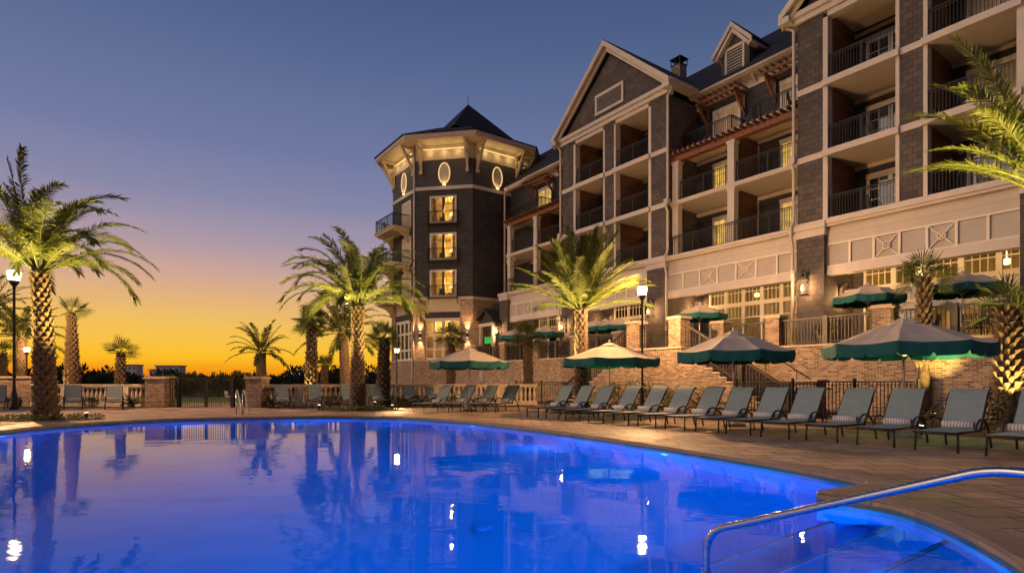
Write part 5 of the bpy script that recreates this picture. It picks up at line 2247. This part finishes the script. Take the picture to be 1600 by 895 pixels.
def flower_bed(P, r, label, seed, sc=(1.35, 0.8)):
    rn = random.Random(seed)
    l = P.location
    e = empty('flower_bed', (l.x, l.y, 0), 0, label, 'flower bed', 'round flower beds at the palms')
    b = MB()
    n = 28
    b.add([(sc[0] * math.cos(2 * PI * k / n) * r, sc[1] * math.sin(2 * PI * k / n) * r, 0.008) for k in range(n)], [tuple(range(n))])
    b.build('bed_soil', 'mulch', e)
    b, f = MB(), MB()
    for _ in range(95):
        a, q = rn.uniform(0, 2 * PI), rn.uniform(0.25, 0.96)
        c = (sc[0] * math.cos(a) * r * q, sc[1] * math.sin(a) * r * q, 0.07)
        leaf_cloud(b, 14, c, (0.11, 0.11, 0.07), 0.085, rn, 0.7)
        if rn.random() < 0.5:
            leaf_cloud(f, 5, (c[0], c[1], 0.16), (0.06, 0.06, 0.03), 0.05, rn)
    b.build('leaves', 'lime_leaf', e)
    f.build('flowers', 'flower_white', e)


flower_bed(PA, 1.35, 'flower bed round the foot of the big left date palm', 1)
flower_bed(PB, 1.35, 'flower bed round the foot of the palm at the far pool edge', 2)
flower_bed(PC, 1.0, 'flower bed round the lit palm behind the row of loungers', 3)
flower_bed(PD, 0.9, 'flower bed round the palm at the right edge, behind the last lounger', 4)


# hedge and trees beyond the gate
def hedge(px, lam, rad, label, seed, n=1500):
    p = at(px, lam)
    rn = random.Random(seed)
    e = empty('hedge', (p.x, p.y, 0), 0, label, 'hedge', 'tall shrubs beyond the gate')
    b = MB()
    for i in range(7):
        leaf_cloud(b, n // 7, (rn.uniform(-0.7, 0.7) * rad[0], rn.uniform(-0.3, 0.3), rad[2] * rn.uniform(0.5, 0.95)), (rad[0] * 0.5, rad[1], rad[2] * 0.6), 0.28, rn)
    b.build('foliage', 'shrub_leaf', e)


hedge(270, 47, (2.0, 0.8, 1.25), 'dark hedge clump seen through the left gate panel', 1)
hedge(303, 47.5, (1.7, 0.8, 1.35), 'olive hedge clump seen through the middle of the gate', 2)
hedge(342, 47, (1.8, 0.8, 1.3), 'green hedge clump seen through the right gate leaf', 3)
hedge(378, 48, (1.6, 0.8, 1.3), 'hedge clump seen behind the pool ladder rail', 4)
rn = random.Random(99)
b = MB()
for i in range(360):
    px = rn.uniform(-350, 1000)
    lam = rn.uniform(95, 260)
    p = at(px, lam)
    hh = H + rn.uniform(2, 13) * lam / FPX
    if 340 < px < 480: hh = H + rn.uniform(2, 9) * lam / FPX
    for k in range(50):
        a, r = rn.uniform(0, 6.28), rn.uniform(0, 1) ** 0.5
        q = Vector((p.x + math.cos(a) * r * 0.035 * lam, p.y + math.sin(a) * r * 5, rn.uniform(0, 1) * hh * (1.05 - 0.55 * r * r)))
        s = 0.0042 * lam * rn.uniform(0.5, 1.4)
        u = Vector((rn.uniform(-1, 1), rn.uniform(-1, 1), rn.uniform(-0.2, 1))).normalized() * s
        v = u.cross(Vector((rn.uniform(-1, 1), rn.uniform(-1, 1), rn.uniform(-1, 1)))).normalized() * s
        b.add([q - u, q + v, q + u, q - v], [(0, 1, 2, 3)])
o = b.build('distant_trees', 'dark_leaf')
tag(o, 'dark line of distant trees on the horizon', 'trees', None, 'stuff')
# a few closer dark tree masses that hide the horizon
for i, (px, lam, w, hgt, lab) in enumerate(((150, 60, 5, 2.6, 'dark bushy tree left of the short fan palm, beyond the balustrade'), (215, 66, 5, 2.2, 'dark bushy tree in front of the distant pale block'), (90, 58, 4, 2.4, 'dark bushy tree behind the two left loungers'), (515, 70, 6, 2.9, 'dark tree mass between palm trunks beyond the long balustrade'), (575, 66, 5, 2.6, 'dark tree mass beside the tower, beyond the balustrade'), (445, 75, 5, 2.2, 'dark tree mass in front of the distant flat block'))):
    p = at(px, lam)
    rn = random.Random(200 + i)
    e = empty('bushy_tree', (p.x, p.y, 0), 0, lab, 'tree', 'dark trees beyond the deck')
    b = MB()
    for k in range(9):
        leaf_cloud(b, 170, (rn.uniform(-1, 1) * w * 0.8, rn.uniform(-1.5, 1.5), hgt * rn.uniform(0.3, 0.75)), (w * 0.35, 1.6, hgt * 0.42), 0.5, rn)
    b.build('crown', 'dark_leaf', e)
    b = MB()
    b.tube([(0, 0, 0), (0.1, 0, hgt * 0.6)], [0.15, 0.06], 7)
    b.build('trunk', 'trunk', e)


# far buildings
def far_block(name, px0, px1, pyt, lam, label, step=None, lights=()):
    a, c = at(px0, lam), at(px1, lam)
    e = empty(name, ((a.x + c.x) / 2, lam, 0), 0, label, 'building', 'distant apartment blocks')
    w = (c.x - a.x) / 2
    h = hz(pyt, lam)
    b = MB()
    b.box(-w, w, 0, 6, 0, h)
    if step:
        b.box(-w - step[0], -w, 2, 6, 0, h * step[1])
    b.build('wall', 'far_wall', e)
    b = MB()
    b.box(-w - 0.5, w + 0.5, -0.4, 6.4, h, h + 0.5)
    if step:
        b.box(-w - step[0] - 0.4, -w - 0.51, 1.5, 6.3, h * step[1], h * step[1] + 0.4)
    b.build('roof', 'far_roof', e)
    n = max(3, int(w * 2 / 2.6))
    fl = max(2, int(h / 3))
    for i in range(n):
        x = -w + (i + 0.5) * 2 * w / n
        for k in range(fl):
            b = MB()
            b.box(x - 0.6, x + 0.6, -0.06, -0.003, h - 2.4 - k * 3.0, h - 0.9 - k * 3.0)
            b.build('window', 'far_roof', e)
    for (x, z) in lights:
        b = MB()
        b.box(x * w - 0.4, x * w + 0.4, -0.12, -0.07, h - z - 0.3, h - z + 0.3)
        b.build('lit_window', 'far_light', e)


far_block('apartment_block', 243, 280, 572, 300, 'distant flat roofed block left of the gate, with one bright window', (4, 0.8), ((-0.2, 2.5),))
far_block('apartment_block', 192, 213, 570.5, 330, 'distant pale block just right of the short fan palm', None, ())
far_block('apartment_block', 448, 475, 580, 340, 'distant low block right of the gate, left of a fan palm trunk', None, ((0.5, 1.5), (-0.4, 1.5)))


# ================================================================ loungers with rolled towels
def sheet(mb, path, w, th):
    """a strip of cloth following path (y, z), width w, thickness th"""
    n = len(path)
    vs = []
    for i, (y, z) in enumerate(path):
        a = Vector(path[min(i + 1, n - 1)]) - Vector(path[max(i - 1, 0)])
        a = Vector((a[0], a[1])).normalized()
        nx, nz = -a.y, a.x
        for sx in (-1, 1):
            for k in (0, 1):
                vs.append((sx * w / 2, y + nx * th * k, z + nz * th * k))
    fs = []
    for i in range(n - 1):
        a, b = i * 4, i * 4 + 4
        fs += [(a + 1, a + 3, b + 3, b + 1), (a, b, b + 2, a + 2), (a, a + 1, b + 1, b), (a + 2, b + 2, b + 3, a + 3)]
    fs += [(0, 2, 3, 1), (4 * n - 4, 4 * n - 3, 4 * n - 1, 4 * n - 2)]
    mb.add(vs, fs, False)


def make_lounger():
    e = empty('pool_lounger', (0, 0, 0))
    b = MB()
    for s in (-1, 1):
        b.tube([(s * 0.31, 0.0, 0.345), (s * 0.31, 1.25, 0.345)], 0.022, 8)
        b.tube([(s * 0.31, 1.20, 0.36), (s * 0.31, 1.45, 0.72), (s * 0.305, 1.62, 0.99), (s * 0.30, 1.70, 1.07), (s * 0.29, 1.76, 1.085)], 0.020, 8)
    b.tube([(-0.31, 0.0, 0.345), (0.31, 0.0, 0.345)], 0.022, 8)
    b.tube([(-0.29, 1.76, 1.085), (0.29, 1.76, 1.085)], 0.018, 8)
    b.tube([(-0.31, 1.22, 0.33), (0.31, 1.22, 0.33)], 0.018, 8)
    b.build('frame', 'bronze_frame', e)
    b = MB()
    sheet(b, [(0.0, 0.358), (0.3, 0.352), (0.7, 0.350), (1.0, 0.353), (1.19, 0.366)], 0.60, 0.012)
    b.build('seat', 'sling', e)
    b = MB()
    sheet(b, [(1.19, 0.372), (1.33, 0.56), (1.46, 0.745), (1.57, 0.925), (1.64, 1.02), (1.70, 1.082), (1.75, 1.098), (1.775, 1.085)], 0.60, 0.014)
    b.build('backrest', 'sling', e)
    for s in (-1, 1):
        b = MB()
        b.tube([(s * 0.315, 0.07, 0.34), (s * 0.325, 0.055, 0.0)], 0.020, 8)
        b.build('leg', 'bronze_frame', e)
        b = MB()
        b.tube([(s * 0.33, 0.86, 0.345), (s * 0.345, 0.92, 0.47), (s * 0.35, 1.03, 0.545), (s * 0.35, 1.18, 0.56), (s * 0.35, 1.36, 0.50), (s * 0.35, 1.50, 0.36)], [0.018, 0.019, 0.021, 0.021, 0.020, 0.020], 8)
        b.build('armrest', 'bronze_frame', e)
        b = MB()
        b.tube([(s * 0.35, 1.50, 0.36), (s * 0.35, 1.58, 0.22), (s * 0.355, 1.64, 0.0)], 0.020, 8)
        b.build('leg', 'bronze_frame', e)
    return e


def make_towel():
    b = MB()
    n = 20
    b.tube([(-0.255, 0, 0), (-0.25, 0, 0), (0.25, 0, 0), (0.255, 0, 0)], [0.05, 0.072, 0.072, 0.05], 16)
    o = b.build('rolled_towel', 'towel')
    return o


LG = make_lounger()
TW = make_towel()
first = [True]


def place_lounger(foot, hd, label, group, tl, tgroup):
    """foot: centre of the foot end on the deck; hd: heading foot -> head"""
    rz = math.atan2(hd[1], hd[0]) - PI / 2
    if first[0]:
        l, t = LG, TW
    else:
        l, t = copy_tree(LG), TW.copy()
        COL.objects.link(t)
    first[0] = False
    jl = random.Random(label + 'a')
    l.location = Vector(foot) + Vector((jl.uniform(-0.03, 0.03), jl.uniform(-0.05, 0.05), 0))
    rz += jl.uniform(-0.045, 0.045)
    l.rotation_euler = (0, 0, rz)
    tag(l, label, 'lounger', group)
    j = random.Random(label)
    h = Vector((hd[0], hd[1], 0)).normalized()
    t.location = Vector(foot) + h * (1.115 + j.uniform(-0.02, 0.01)) + Vector((0, 0, 0.437))
    t.rotation_euler = (j.uniform(0, 6), 0, rz + j.uniform(-0.04, 0.04))
    tag(t, tl, 'towel', tgroup)


ORD = ['first', 'second', 'third', 'fourth', 'fifth', 'sixth', 'seventh', 'eighth', 'ninth', 'tenth', 'eleventh', 'twelfth', 'thirteenth', 'fourteenth']
row = [888, 919, 953, 990, 1028, 1070, 1114, 1164, 1213, 1269, 1340, 1420, 1513, 1618]
nh = (CS, SN)
where = ['at the far end of the long row', 'second from the far end, before the lit palm trunk', 'third from the far end, left of the second umbrella pole', 'fourth from the far end, left of the lamp post',
         'fifth from the far end, right of the lamp post', 'sixth from the far end, before the wide shrub', 'seventh from the far end, left of the third umbrella pole', 'just right of the third umbrella pole',
         'before the left end of the long iron fence', 'before the middle of the long iron fence', 'just left of the nearest umbrella pole', 'just right of the nearest umbrella pole',
         'second from the right end of the long row', 'cut off by the right picture edge']
for i, px in enumerate(row):
    X = bX(px, 13.70)
    place_lounger(W(X, 12.02), nh, 'teal sling lounger ' + where[i], 'loungers in the long row facing the pool',
                  'striped towel on the lounger ' + where[i], 'towels on the long row of loungers')
for i, px in enumerate((652, 690, 727, 764)):
    p = at(px, 23.2)
    wh = ['leftmost of the four under the far umbrella', 'second from left of the four under the far umbrella', 'third from left of the four under the far umbrella', 'rightmost of the four under the far umbrella']
    place_lounger(p, (0.62, 0.78), 'teal lounger, ' + wh[i], 'four loungers under the far umbrella', 'rolled white towel on the lounger ' + wh[i], 'towels on the four loungers')
for i, (px, lam, hx) in enumerate(((-8, 24.8, -0.80), (114, 25.2, -0.74), (177, 25.3, -0.68))):
    wh = ['cut off by the left picture edge', 'right of the big left date palm, before the short balustrade', 'left of the gate pillar, before the short balustrade'][i]
    place_lounger(at(px, lam), (hx, 1), 'pale teal lounger ' + wh, 'loungers at the left end of the pool', 'white towel on the lounger ' + wh, 'towels on the left loungers')
brow = (447, 498, 553, 600, 650, 688, 730, 766)
for i, px in enumerate(brow):
    wh = ['first right of the gate pillar in the back row', 'second right of the gate pillar in the back row', 'left of the tall lit palm trunk', 'right of the tall lit palm trunk',
          'right of the bright green fan palm', 'behind the leftmost of the four loungers', 'half hidden behind the middle of the four loungers', 'behind the far umbrella pole'][i]
    lam = 26.0 + 0.42 * i
    place_lounger(at(px, lam), (-0.60 + 0.03 * i, 1), 'pale teal lounger, ' + wh, 'back row of loungers along the long balustrade', 'white towel on the lounger ' + wh, 'towels on the back row of loungers')


# ================================================================ umbrellas
def make_umbrella(r, hr, ht, val=0.27, base=True, seed=1, name='market_umbrella'):
    rn = random.Random(seed)
    e = empty(name, (0, 0, 0))
    n = 8
    b = MB()
    b.tube([(0, 0, 0.06 if base else 0), (0, 0, ht)], 0.024, 10)
    b.build('pole', 'aluminium', e)
    b = MB()
    rings = [(0.10, ht - 0.02), (0.36, ht - 0.135), (0.36, ht - 0.165), (0.7, hr + (ht - hr) * 0.62), (r * 0.75, hr + (ht - hr) * 0.21), (r, hr)]
    seg = 6
    vs, fs = [], []
    for q, (rr, z) in enumerate(rings):
        for k in range(n * seg):
            u = (k % seg) / seg
            a0, a1 = 2 * PI * (k // seg) / n, 2 * PI * (k // seg + 1) / n
            p = Vector((math.cos(a0), math.sin(a0))) * (1 - u) + Vector((math.cos(a1), math.sin(a1))) * u
            sag = 4 * u * (1 - u) * 0.045 * (rr / r)
            vs.append((p.x * rr, p.y * rr, z - sag + rn.uniform(-0.006, 0.006)))
    m_ = n * seg
    for q in range(len(rings) - 1):
        for k in range(m_):
            k2 = (k + 1) % m_
            fs.append((q * m_ + k, (q + 1) * m_ + k, (q + 1) * m_ + k2, q * m_ + k2))
    b.add(vs, fs, False)
    b.build('canopy', 'canopy_cloth', e)
    # teal lining just below and the scalloped valance
    b = MB()
    b.add([(x * 0.992, y * 0.992, z - 0.018) for x, y, z in vs[2 * m_:]], [tuple(i - 2 * m_ for i in f) for f in fs[2 * m_:]])
    b.build('lining', 'teal_cloth', e)
    b = MB()
    top = vs[-m_:]
    sub = 4
    prev = None
    rows = []
    N = m_ * sub
    for k in range(N):
        i, u = k // sub, (k % sub) / sub
        a, c = Vector(top[i]), Vector(top[(i + 1) % m_])
        p = a.lerp(c, u)
        ph = (k / (N / n)) % 1.0
        sc = abs(math.sin(2 * PI * ph)) ** 0.5
        nt = min(abs((ph * 2) % 1.0 - 0.5) * 2, 1.0)          # notch half way along and at each rib
        dep = val * (1.0 - 0.26 * max(0.0, (nt - 0.86) / 0.14))
        wob = 0.014 * math.sin(k * 0.9 + seed) * rn.uniform(0.4, 1.2)
        f1 = 1 + (0.012 + wob * 0.6) / r
        f2 = 1 + (0.0 + wob * 1.4 - 0.01) / r
        rows.append(((p.x * 1.004, p.y * 1.004, p.z + 0.012), (p.x * f1, p.y * f1, p.z - dep * 0.5), (p.x * f2, p.y * f2, p.z - dep)))
    vs2 = [q for r_ in rows for q in r_]
    fs2 = []
    for k in range(N):
        k2 = (k + 1) % N
        fs2 += [(k * 3, k * 3 + 1, k2 * 3 + 1, k2 * 3), (k * 3 + 1, k * 3 + 2, k2 * 3 + 2, k2 * 3 + 1)]
    b.add(vs2, fs2, True)
    b.build('valance', 'teal_cloth', e)
    for k in range(n):
        b = MB()
        a = 2 * PI * k / n
        c_, s_ = math.cos(a), math.sin(a)
        b.bar((0.04 * c_, 0.04 * s_, ht - 0.10), (r * 0.985 * c_, r * 0.985 * s_, hr - 0.035), 0.022)
        b.bar((0.03 * c_, 0.03 * s_, hr - 0.25), (r * 0.5 * c_, r * 0.5 * s_, hr + (ht - hr) * 0.44), 0.016)
        b.build('rib', 'aluminium', e)
    b = MB()
    b.lathe([(0.05, ht - 0.02), (0.05, ht + 0.02), (0.02, ht + 0.04), (0.035, ht + 0.075), (0.0, ht + 0.11)], 0, 0, 10)
    b.build('finial', 'aluminium', e)
    if base:
        b = MB()
        b.lathe([(0.36, 0), (0.36, 0.05), (0.30, 0.09), (0.07, 0.11), (0.045, 0.13), (0.04, 0.42), (0.0, 0.42)], 0, 0, 24)
        b.build('base', 'concrete', e)
    return e


U = make_umbrella(1.80, 2.08, 2.70, 0.27)
spots = [(733, 24.0, 1.68, 0.10, 'beige umbrella with teal valance farthest away, over the four loungers', 0.0),
         (952, 21.0, 1.83, 0.35, 'beige umbrella with teal valance between the lit palm trunk and the lamp post', 0.0),
         (1146, 16.1, 1.62, 0.05, 'beige and teal umbrella over the middle of the long lounger row, before the stair', 0.0),
         (1412, 12.9, 1.66, 0.12, 'nearest and largest beige umbrella with teal valance, on the right', 0.0)]
for i, (px, lam, r, rz, lab, _) in enumerate(spots):
    u = U if i == 0 else copy_tree(U)
    u.location = at(px, lam)
    u.rotation_euler = (0, 0, rz)
    s = r / 1.80
    u.scale = (s, s, 1.0)
    tag(u, lab, 'umbrella', 'umbrellas on the pool deck')
V = make_umbrella(1.28, 1.78, 2.28, 0.24, True, 5)
tsp = [(805, 524, 23.6, 'small teal and beige umbrella on the terrace, left of the dusky fan palm'), (853, 519, 23.7, 'small teal and beige umbrella on the terrace, right of the dusky fan palm'),
       (932, 508, 24.0, 'small umbrella on the terrace just right of the lit palm trunk'), (967, 503, 24.3, 'small umbrella on the terrace behind the brick pier left of the lamp post'),
       (1093, 492, 23.4, 'small umbrella on the terrace at the top of the right stair'), (1356, 462, 23.8, 'terrace umbrella left of the slender fan palm, above the brick pier'),
       (1503, 440, 23.8, 'terrace umbrella right of the slender fan palm, before the restaurant windows')]
TU = []
for i, (px, py, t, lab) in enumerate(tsp):
    u = V if i == 0 else copy_tree(V)
    X = bX(px, t)
    u.location = W(X, t, ZT)
    u.rotation_euler = (0, 0, 0.3 * i)
    tag(u, lab, 'umbrella', 'umbrellas on the terrace')
    TU.append((X, t))


# ================================================================ terrace and balcony furniture
def make_chair():
    e = empty('patio_chair', (0, 0, 0))
    b = MB()
    for sx in (-1, 1):
        b.tube([(sx * 0.26, -0.22, 0), (sx * 0.26, -0.24, 0.62), (sx * 0.27, 0.1, 0.66), (sx * 0.25, 0.24, 0.62)], 0.016, 6)
        b.tube([(sx * 0.25, 0.26, 0), (sx * 0.25, 0.22, 0.42), (sx * 0.24, 0.34, 0.95)], 0.016, 6)
    b.build('frame', 'dark_furniture', e)
    b = MB()
    b.box(-0.25, 0.25, -0.24, 0.24, 0.40, 0.44)
    b.build('seat', 'dark_furniture', e)
    b = MB()
    for k in range(7):
        x = -0.21 + 0.07 * k
        b.bar((x, 0.235, 0.46), (x, 0.34, 0.95), 0.024, 0.012)
    for k in range(6):
        z = 0.5 + 0.09 * k
        y = 0.235 + 0.105 * (z - 0.46) / 0.49
        b.bar((-0.24, y, z), (0.24, y, z), 0.012, 0.024)
    b.build('backrest', 'dark_furniture', e)
    return e


def make_table():
    e = empty('patio_table', (0, 0, 0))
    b = MB()
    b.lathe([(0.0, 0.70), (0.52, 0.70), (0.54, 0.715), (0.54, 0.735), (0.0, 0.74)], 0, 0, 20)
    b.build('table_top', 'dark_furniture', e)
    for k in range(4):
        a = PI / 4 + k * PI / 2
        b = MB()
        b.tube([(0.42 * math.cos(a), 0.42 * math.sin(a), 0), (0.30 * math.cos(a), 0.30 * math.sin(a), 0.4), (0.40 * math.cos(a), 0.40 * math.sin(a), 0.70)], 0.016, 6)
        b.build('leg', 'dark_furniture', e)
    return e


CHR, TBL = make_chair(), make_table()
used = {'c': False, 't': False}


def put(src, key, X, t, z, face, label, cat, group):
    o = src if not used[key] else copy_tree(src)
    used[key] = True
    o.location = W(X, t, z)
    o.rotation_euler = (0, 0, BANG + face)
    tag(o, label, cat, group)


tnames = ['left of the dusky fan palm', 'right of the dusky fan palm', 'behind the lit palm trunk', 'left of the lamp post', 'at the top of the right stair', 'left of the slender fan palm', 'right of the slender fan palm']
for i, (X, t) in enumerate(TU):
    if i == 4:
        continue
    # the umbrella pole stands beside its table
    tx = X + 0.95
    put(TBL, 't', tx, 24.1, ZT, 0, 'round dark patio table on the terrace ' + tnames[i], 'table', 'patio tables')
    put(CHR, 'c', tx - 0.85, 24.75, ZT, 0.6, 'patio chair on the window side of the table ' + tnames[i], 'chair', 'patio chairs')
    put(CHR, 'c', tx + 0.85, 24.3, ZT, -1.5, 'patio chair at the right of the table ' + tnames[i], 'chair', 'patio chairs')
    put(CHR, 'c', tx + 0.05, 23.2, ZT, PI + 0.1, 'patio chair on the pool side of the table ' + tnames[i], 'chair', 'patio chairs')
bch = [(CL - 2.2, 26.5, FL[0], 'on the lowest left balcony of the central gable'), (CR - 1.9, 26.6, FL[0], 'on the lowest left balcony of the right gable wing'), (CR - 1.9, 26.6, FL[1], 'on the middle left balcony of the right gable wing'),
       (CR - 1.9, 26.6, FL[2], 'on the top left balcony of the right gable wing'), (CR + 2.1, 26.6, FL[0], 'on the lowest right balcony of the right gable wing'), (CR + 2.1, 26.6, FL[1], 'on the middle right balcony of the right gable wing'),
       (-19.6, 26.9, FL[0], 'on the lowest balcony between the gables, left of the column'), (-15.8, 26.9, FL[0], 'on the lowest balcony between the gables, right of the column'),
       (-19.6, 26.9, FL[1], 'on the upper balcony between the gables, left of the column'), (-15.8, 26.9, FL[1], 'on the upper balcony between the gables, right of the column'),
       (-47.4, 20.1, FL[0], 'on the lowest tower balcony'), (-47.4, 20.1, FL[2], 'on the top tower balcony'), (-14.5, 27.0, 14.25, 'on the roof level balcony behind the curved railing')]
for i, (X, t, z, lab) in enumerate(bch):
    put(CHR, 'c', X, t, z, 2.2 + 0.4 * (i % 3), 'dark patio chair ' + lab, 'chair', 'balcony chairs')
# potted plants on the terrace
for i, (X, t, lab) in enumerate(((-11.4, 23.6, 'potted shrub behind the terrace railing, under the large glowing lantern'), (-20.6, 23.4, 'potted shrub behind the terrace railing, right of the lit palm trunk'), (-33.6, 23.5, 'potted shrub on the terrace near the tower'), (-26.6, 23.5, 'potted shrub behind the railing left of the lit palm trunk'))):
    e = empty('potted_shrub', W(X, t, ZT), 0, lab, 'potted plant', 'potted shrubs on the terrace')
    b = MB()
    b.lathe([(0.20, 0), (0.27, 0.35), (0.30, 0.40), (0.26, 0.40), (0.24, 0.34), (0.0, 0.34)], 0, 0, 16)
    b.build('pot', 'planter_pot', e)
    b = MB()
    rn = random.Random(300 + i)
    leaf_cloud(b, 420, (0, 0, 0.68), (0.42, 0.42, 0.36), 0.12, rn)
    b.build('foliage', 'lime_leaf', e)
# the screen in the porch by the tower
e = empty('television', W(-39.25, 25.45, 4.33), BANG + R(40), 'small television showing a green playing field, in the porch beside the tower', 'television')
b = MB()
b.box(-0.36, 0.36, -0.05, 0, 0, 0.62)
b.box(-0.04, 0.04, 0.0, 0.05, -0.2, 0.4)
b.tube([(0, 0.05, -1.63), (0, 0.05, 0.3)], 0.03, 8)
b.box(-0.2, 0.2, -0.12, 0.22, -1.63, -1.60)
b.build('case', 'iron', e)
b = MB()
b.box(-0.33, 0.33, -0.056, -0.051, 0.04, 0.58)
b.build('screen', 'screen_green', e)

# ================================================================ pool furniture
# foreground handrail
p1 = Vector((1.37, 4.0, 0.20))
p2 = Vector((2.28, 2.72, 0.83))
dirh = Vector((SN, -CS, 0))
e = empty('pool_handrail', (p1.x, p1.y, -1.62), 0, 'polished steel handrail sloping down into the pool in the foreground', 'handrail')
pts = []


def bend(a, c, b, n=7):
    return [(a * (1 - u) ** 2 + c * 2 * u * (1 - u) + b * u * u) for u in [k / n for k in range(n + 1)]]


sl = (p2 - p1).normalized()
low = Vector((p1.x, p1.y, -0.9))
pts += [low, p1 + Vector((0, 0, -0.16))]
pts += bend(p1 + Vector((0, 0, -0.15)), p1, p1 + sl * 0.15)
pts += bend(p2 - sl * 0.10, p2, p2 + dirh * 0.10)
pe = p2 + dirh * 0.72
pts += bend(pe - dirh * 0.14, pe, pe + Vector((0, 0, -0.14)))
pts += [Vector((pe.x, pe.y, 0.0))]
b = MB()
b.tube(pts, 0.0245, 18)
b.build('tube', 'steel', e, e.location)
b = MB()
b.lathe([(0.05, 0.0), (0.05, 0.015), (0.028, 0.03)], pe.x, pe.y, 18)
b.build('escutcheon', 'steel', e, e.location)
b = MB()
b.lathe([(0.028, -0.135), (0.04, -0.12), (0.04, -0.09), (0.028, -0.075)], p1.x, p1.y, 16)
b.build('collar', 'steel', e, e.location)
# ladder rails at the far edge
lp = gr(364, 648)
e = empty('ladder_rail', (lp.x, lp.y, 0), 0, 'pair of steel grab rails at the far pool edge, in front of the gate', 'ladder rail')
for k in (0, 1):
    b = MB()
    o = Vector((0.10 * k, 0.32 * k, 0))
    q = [Vector((0, 0.25, 0)) + o, Vector((0, 0.25, 0.80)) + o]
    q += bend(Vector((0, 0.25, 0.80)) + o, Vector((0, 0.25, 0.93)) + o, Vector((0.10, 0.17, 0.90)) + o, 5)
    q += [Vector((0.42, -0.18, 0.10)) + o, Vector((0.46, -0.22, -0.5)) + o]
    b.tube(q, 0.024, 10)
    b.build('rail', 'steel', e)
# underwater lights
PL = [(1004, 707, 0), (740, 666, 1), (20, 688, 2), (1290, 752, 3), (250, 662, 4), (500, 658, 5), (870, 684, 6), (1150, 729, 7)]
cen = Vector((-4.0, 7.5))


def nearest(p):
    best = min(range(NP_), key=lambda i: (OUT[i] - p).length)
    a, c = OUT[best - 1], OUT[(best + 1) % NP_]
    tdir = (c - a).normalized()
    return OUT[best], Vector((-tdir.y, tdir.x))


BLUE = (0.0, 0.34, 1.0)
wl = [((1004, 700), 1.0, 'round pool light glowing under the right pool edge, before the long lounger row'), ((742, 660), 0.9, 'round pool light glowing at the far edge below the four loungers'),
      ((8, 673), 0.2, 'round pool light glowing at the left picture edge')]
for (pp, k, lab) in wl:
    p, n = nearest(Vector(g2(*pp)))
    e = empty('pool_light', (p.x, p.y, -0.40 if pp in ((1004, 700), (742, 660), (8, 673)) else -1.0), math.atan2(n.y, n.x) - PI / 2, lab, 'pool light', 'round lights in the pool walls')
    b = MB()
    b.tube([(0, 0.006, 0), (0, 0.03, 0)], 0.13, 20)
    b.build('ring', 'steel', e)
    b = MB()
    b.tube([(0, 0.031, 0), (0, 0.04, 0)], 0.10, 20)
    b.build('lens', 'pool_lens' if pp in ((1004, 700), (742, 660), (8, 673)) else 'pool_lens_dim', e)
    light('pool_beam', 'POINT', (0, 0.4, -0.05), 3200 * k, BLUE, e, 0.2)
# lights added at even spacing along the wall to spread the blue glow
acc, last, rest = 0.0, 0.0, []
for i in range(NP_):
    acc += (OUT[i] - OUT[i - 1]).length
    if acc - last > 3.6 and min((OUT[i] - q).length for q in [nearest(Vector(g2(*pp)))[0] for pp in ((1004, 700), (742, 660), (8, 673))] + rest + [Vector((1e3, 0))]) > 2.6:
        rest.append(OUT[i])
        last = acc
for q in rest:
    if (q - Vector(g2(1300, 762))).length < 1.6 or (q - Vector((3.46, 3.84))).length < 1.2:
        continue
    p, n = nearest(q)
    px_, py_ = 800 + FPX * p.x / max(p.y, 0.1), 596 + FPX * 1.3 / max(p.y, 0.1)
    seen = p.y > 1 and -50 < px_ < 1650
    e = empty('pool_light', (p.x, p.y, -1.05), math.atan2(n.y, n.x) - PI / 2, 'dim round pool light sunk in the pool wall, seen only as a blue glow', 'pool light', 'dim lights in the pool walls')
    b = MB()
    b.tube([(0, 0.006, 0), (0, 0.03, 0)], 0.11, 20)
    b.build('ring', 'steel', e)
    b = MB()
    b.tube([(0, 0.031, 0), (0, 0.04, 0)], 0.08, 20)
    b.build('lens', 'pool_lens_dim', e)
    light('pool_beam', 'POINT', (0, 1.1, 0.35), 40 if p.y > 13 and p.x < -3 else (260 if p.x < -5.5 else 1900), BLUE, e, 0.3)
p, n = nearest(Vector((3.46, 3.84)))
e = empty('pool_light', (p.x, p.y, -0.19), math.atan2(n.y, n.x) - PI / 2, 'small pool light in the curved wall above the entry steps', 'pool light', 'dim lights in the pool walls')
b = MB()
b.tube([(0, 0.006, 0), (0, 0.03, 0)], 0.05, 20)
b.build('ring', 'steel', e)
b = MB()
b.tube([(0, 0.031, 0), (0, 0.04, 0)], 0.035, 20)
b.build('lens', 'pool_lens_dim', e)
light('pool_beam', 'POINT', (0, 0.9, 0.03), 620, BLUE, e, 0.06)  # added light, keeps the entry steps from going dark
# drain covers on the pool floor
for i, (x, y, lab) in enumerate(((-0.35, 6.6, 'round drain cover on the pool floor straight ahead'),)):
    e = empty('pool_drain', (x, y, POOL_D + 0.002), 0, lab, 'drain')
    b = MB()
    b.lathe([(0.11, 0), (0.11, 0.01), (0.09, 0.02), (0.0, 0.022)], 0, 0, 20)
    b.build('cover', 'pool_plaster', e)
# pale depth marker tile set in the coping corner
p = gr(1386, 762)
e = empty('depth_marker', (p.x, p.y, 0.004), -0.5, 'small pale rectangular marker tile in the deck by the sharp pool corner', 'tile')
b = MB()
b.box(-0.30, 0.30, -0.05, 0.05, 0.0, 0.006)
b.build('tile', 'trim', e)
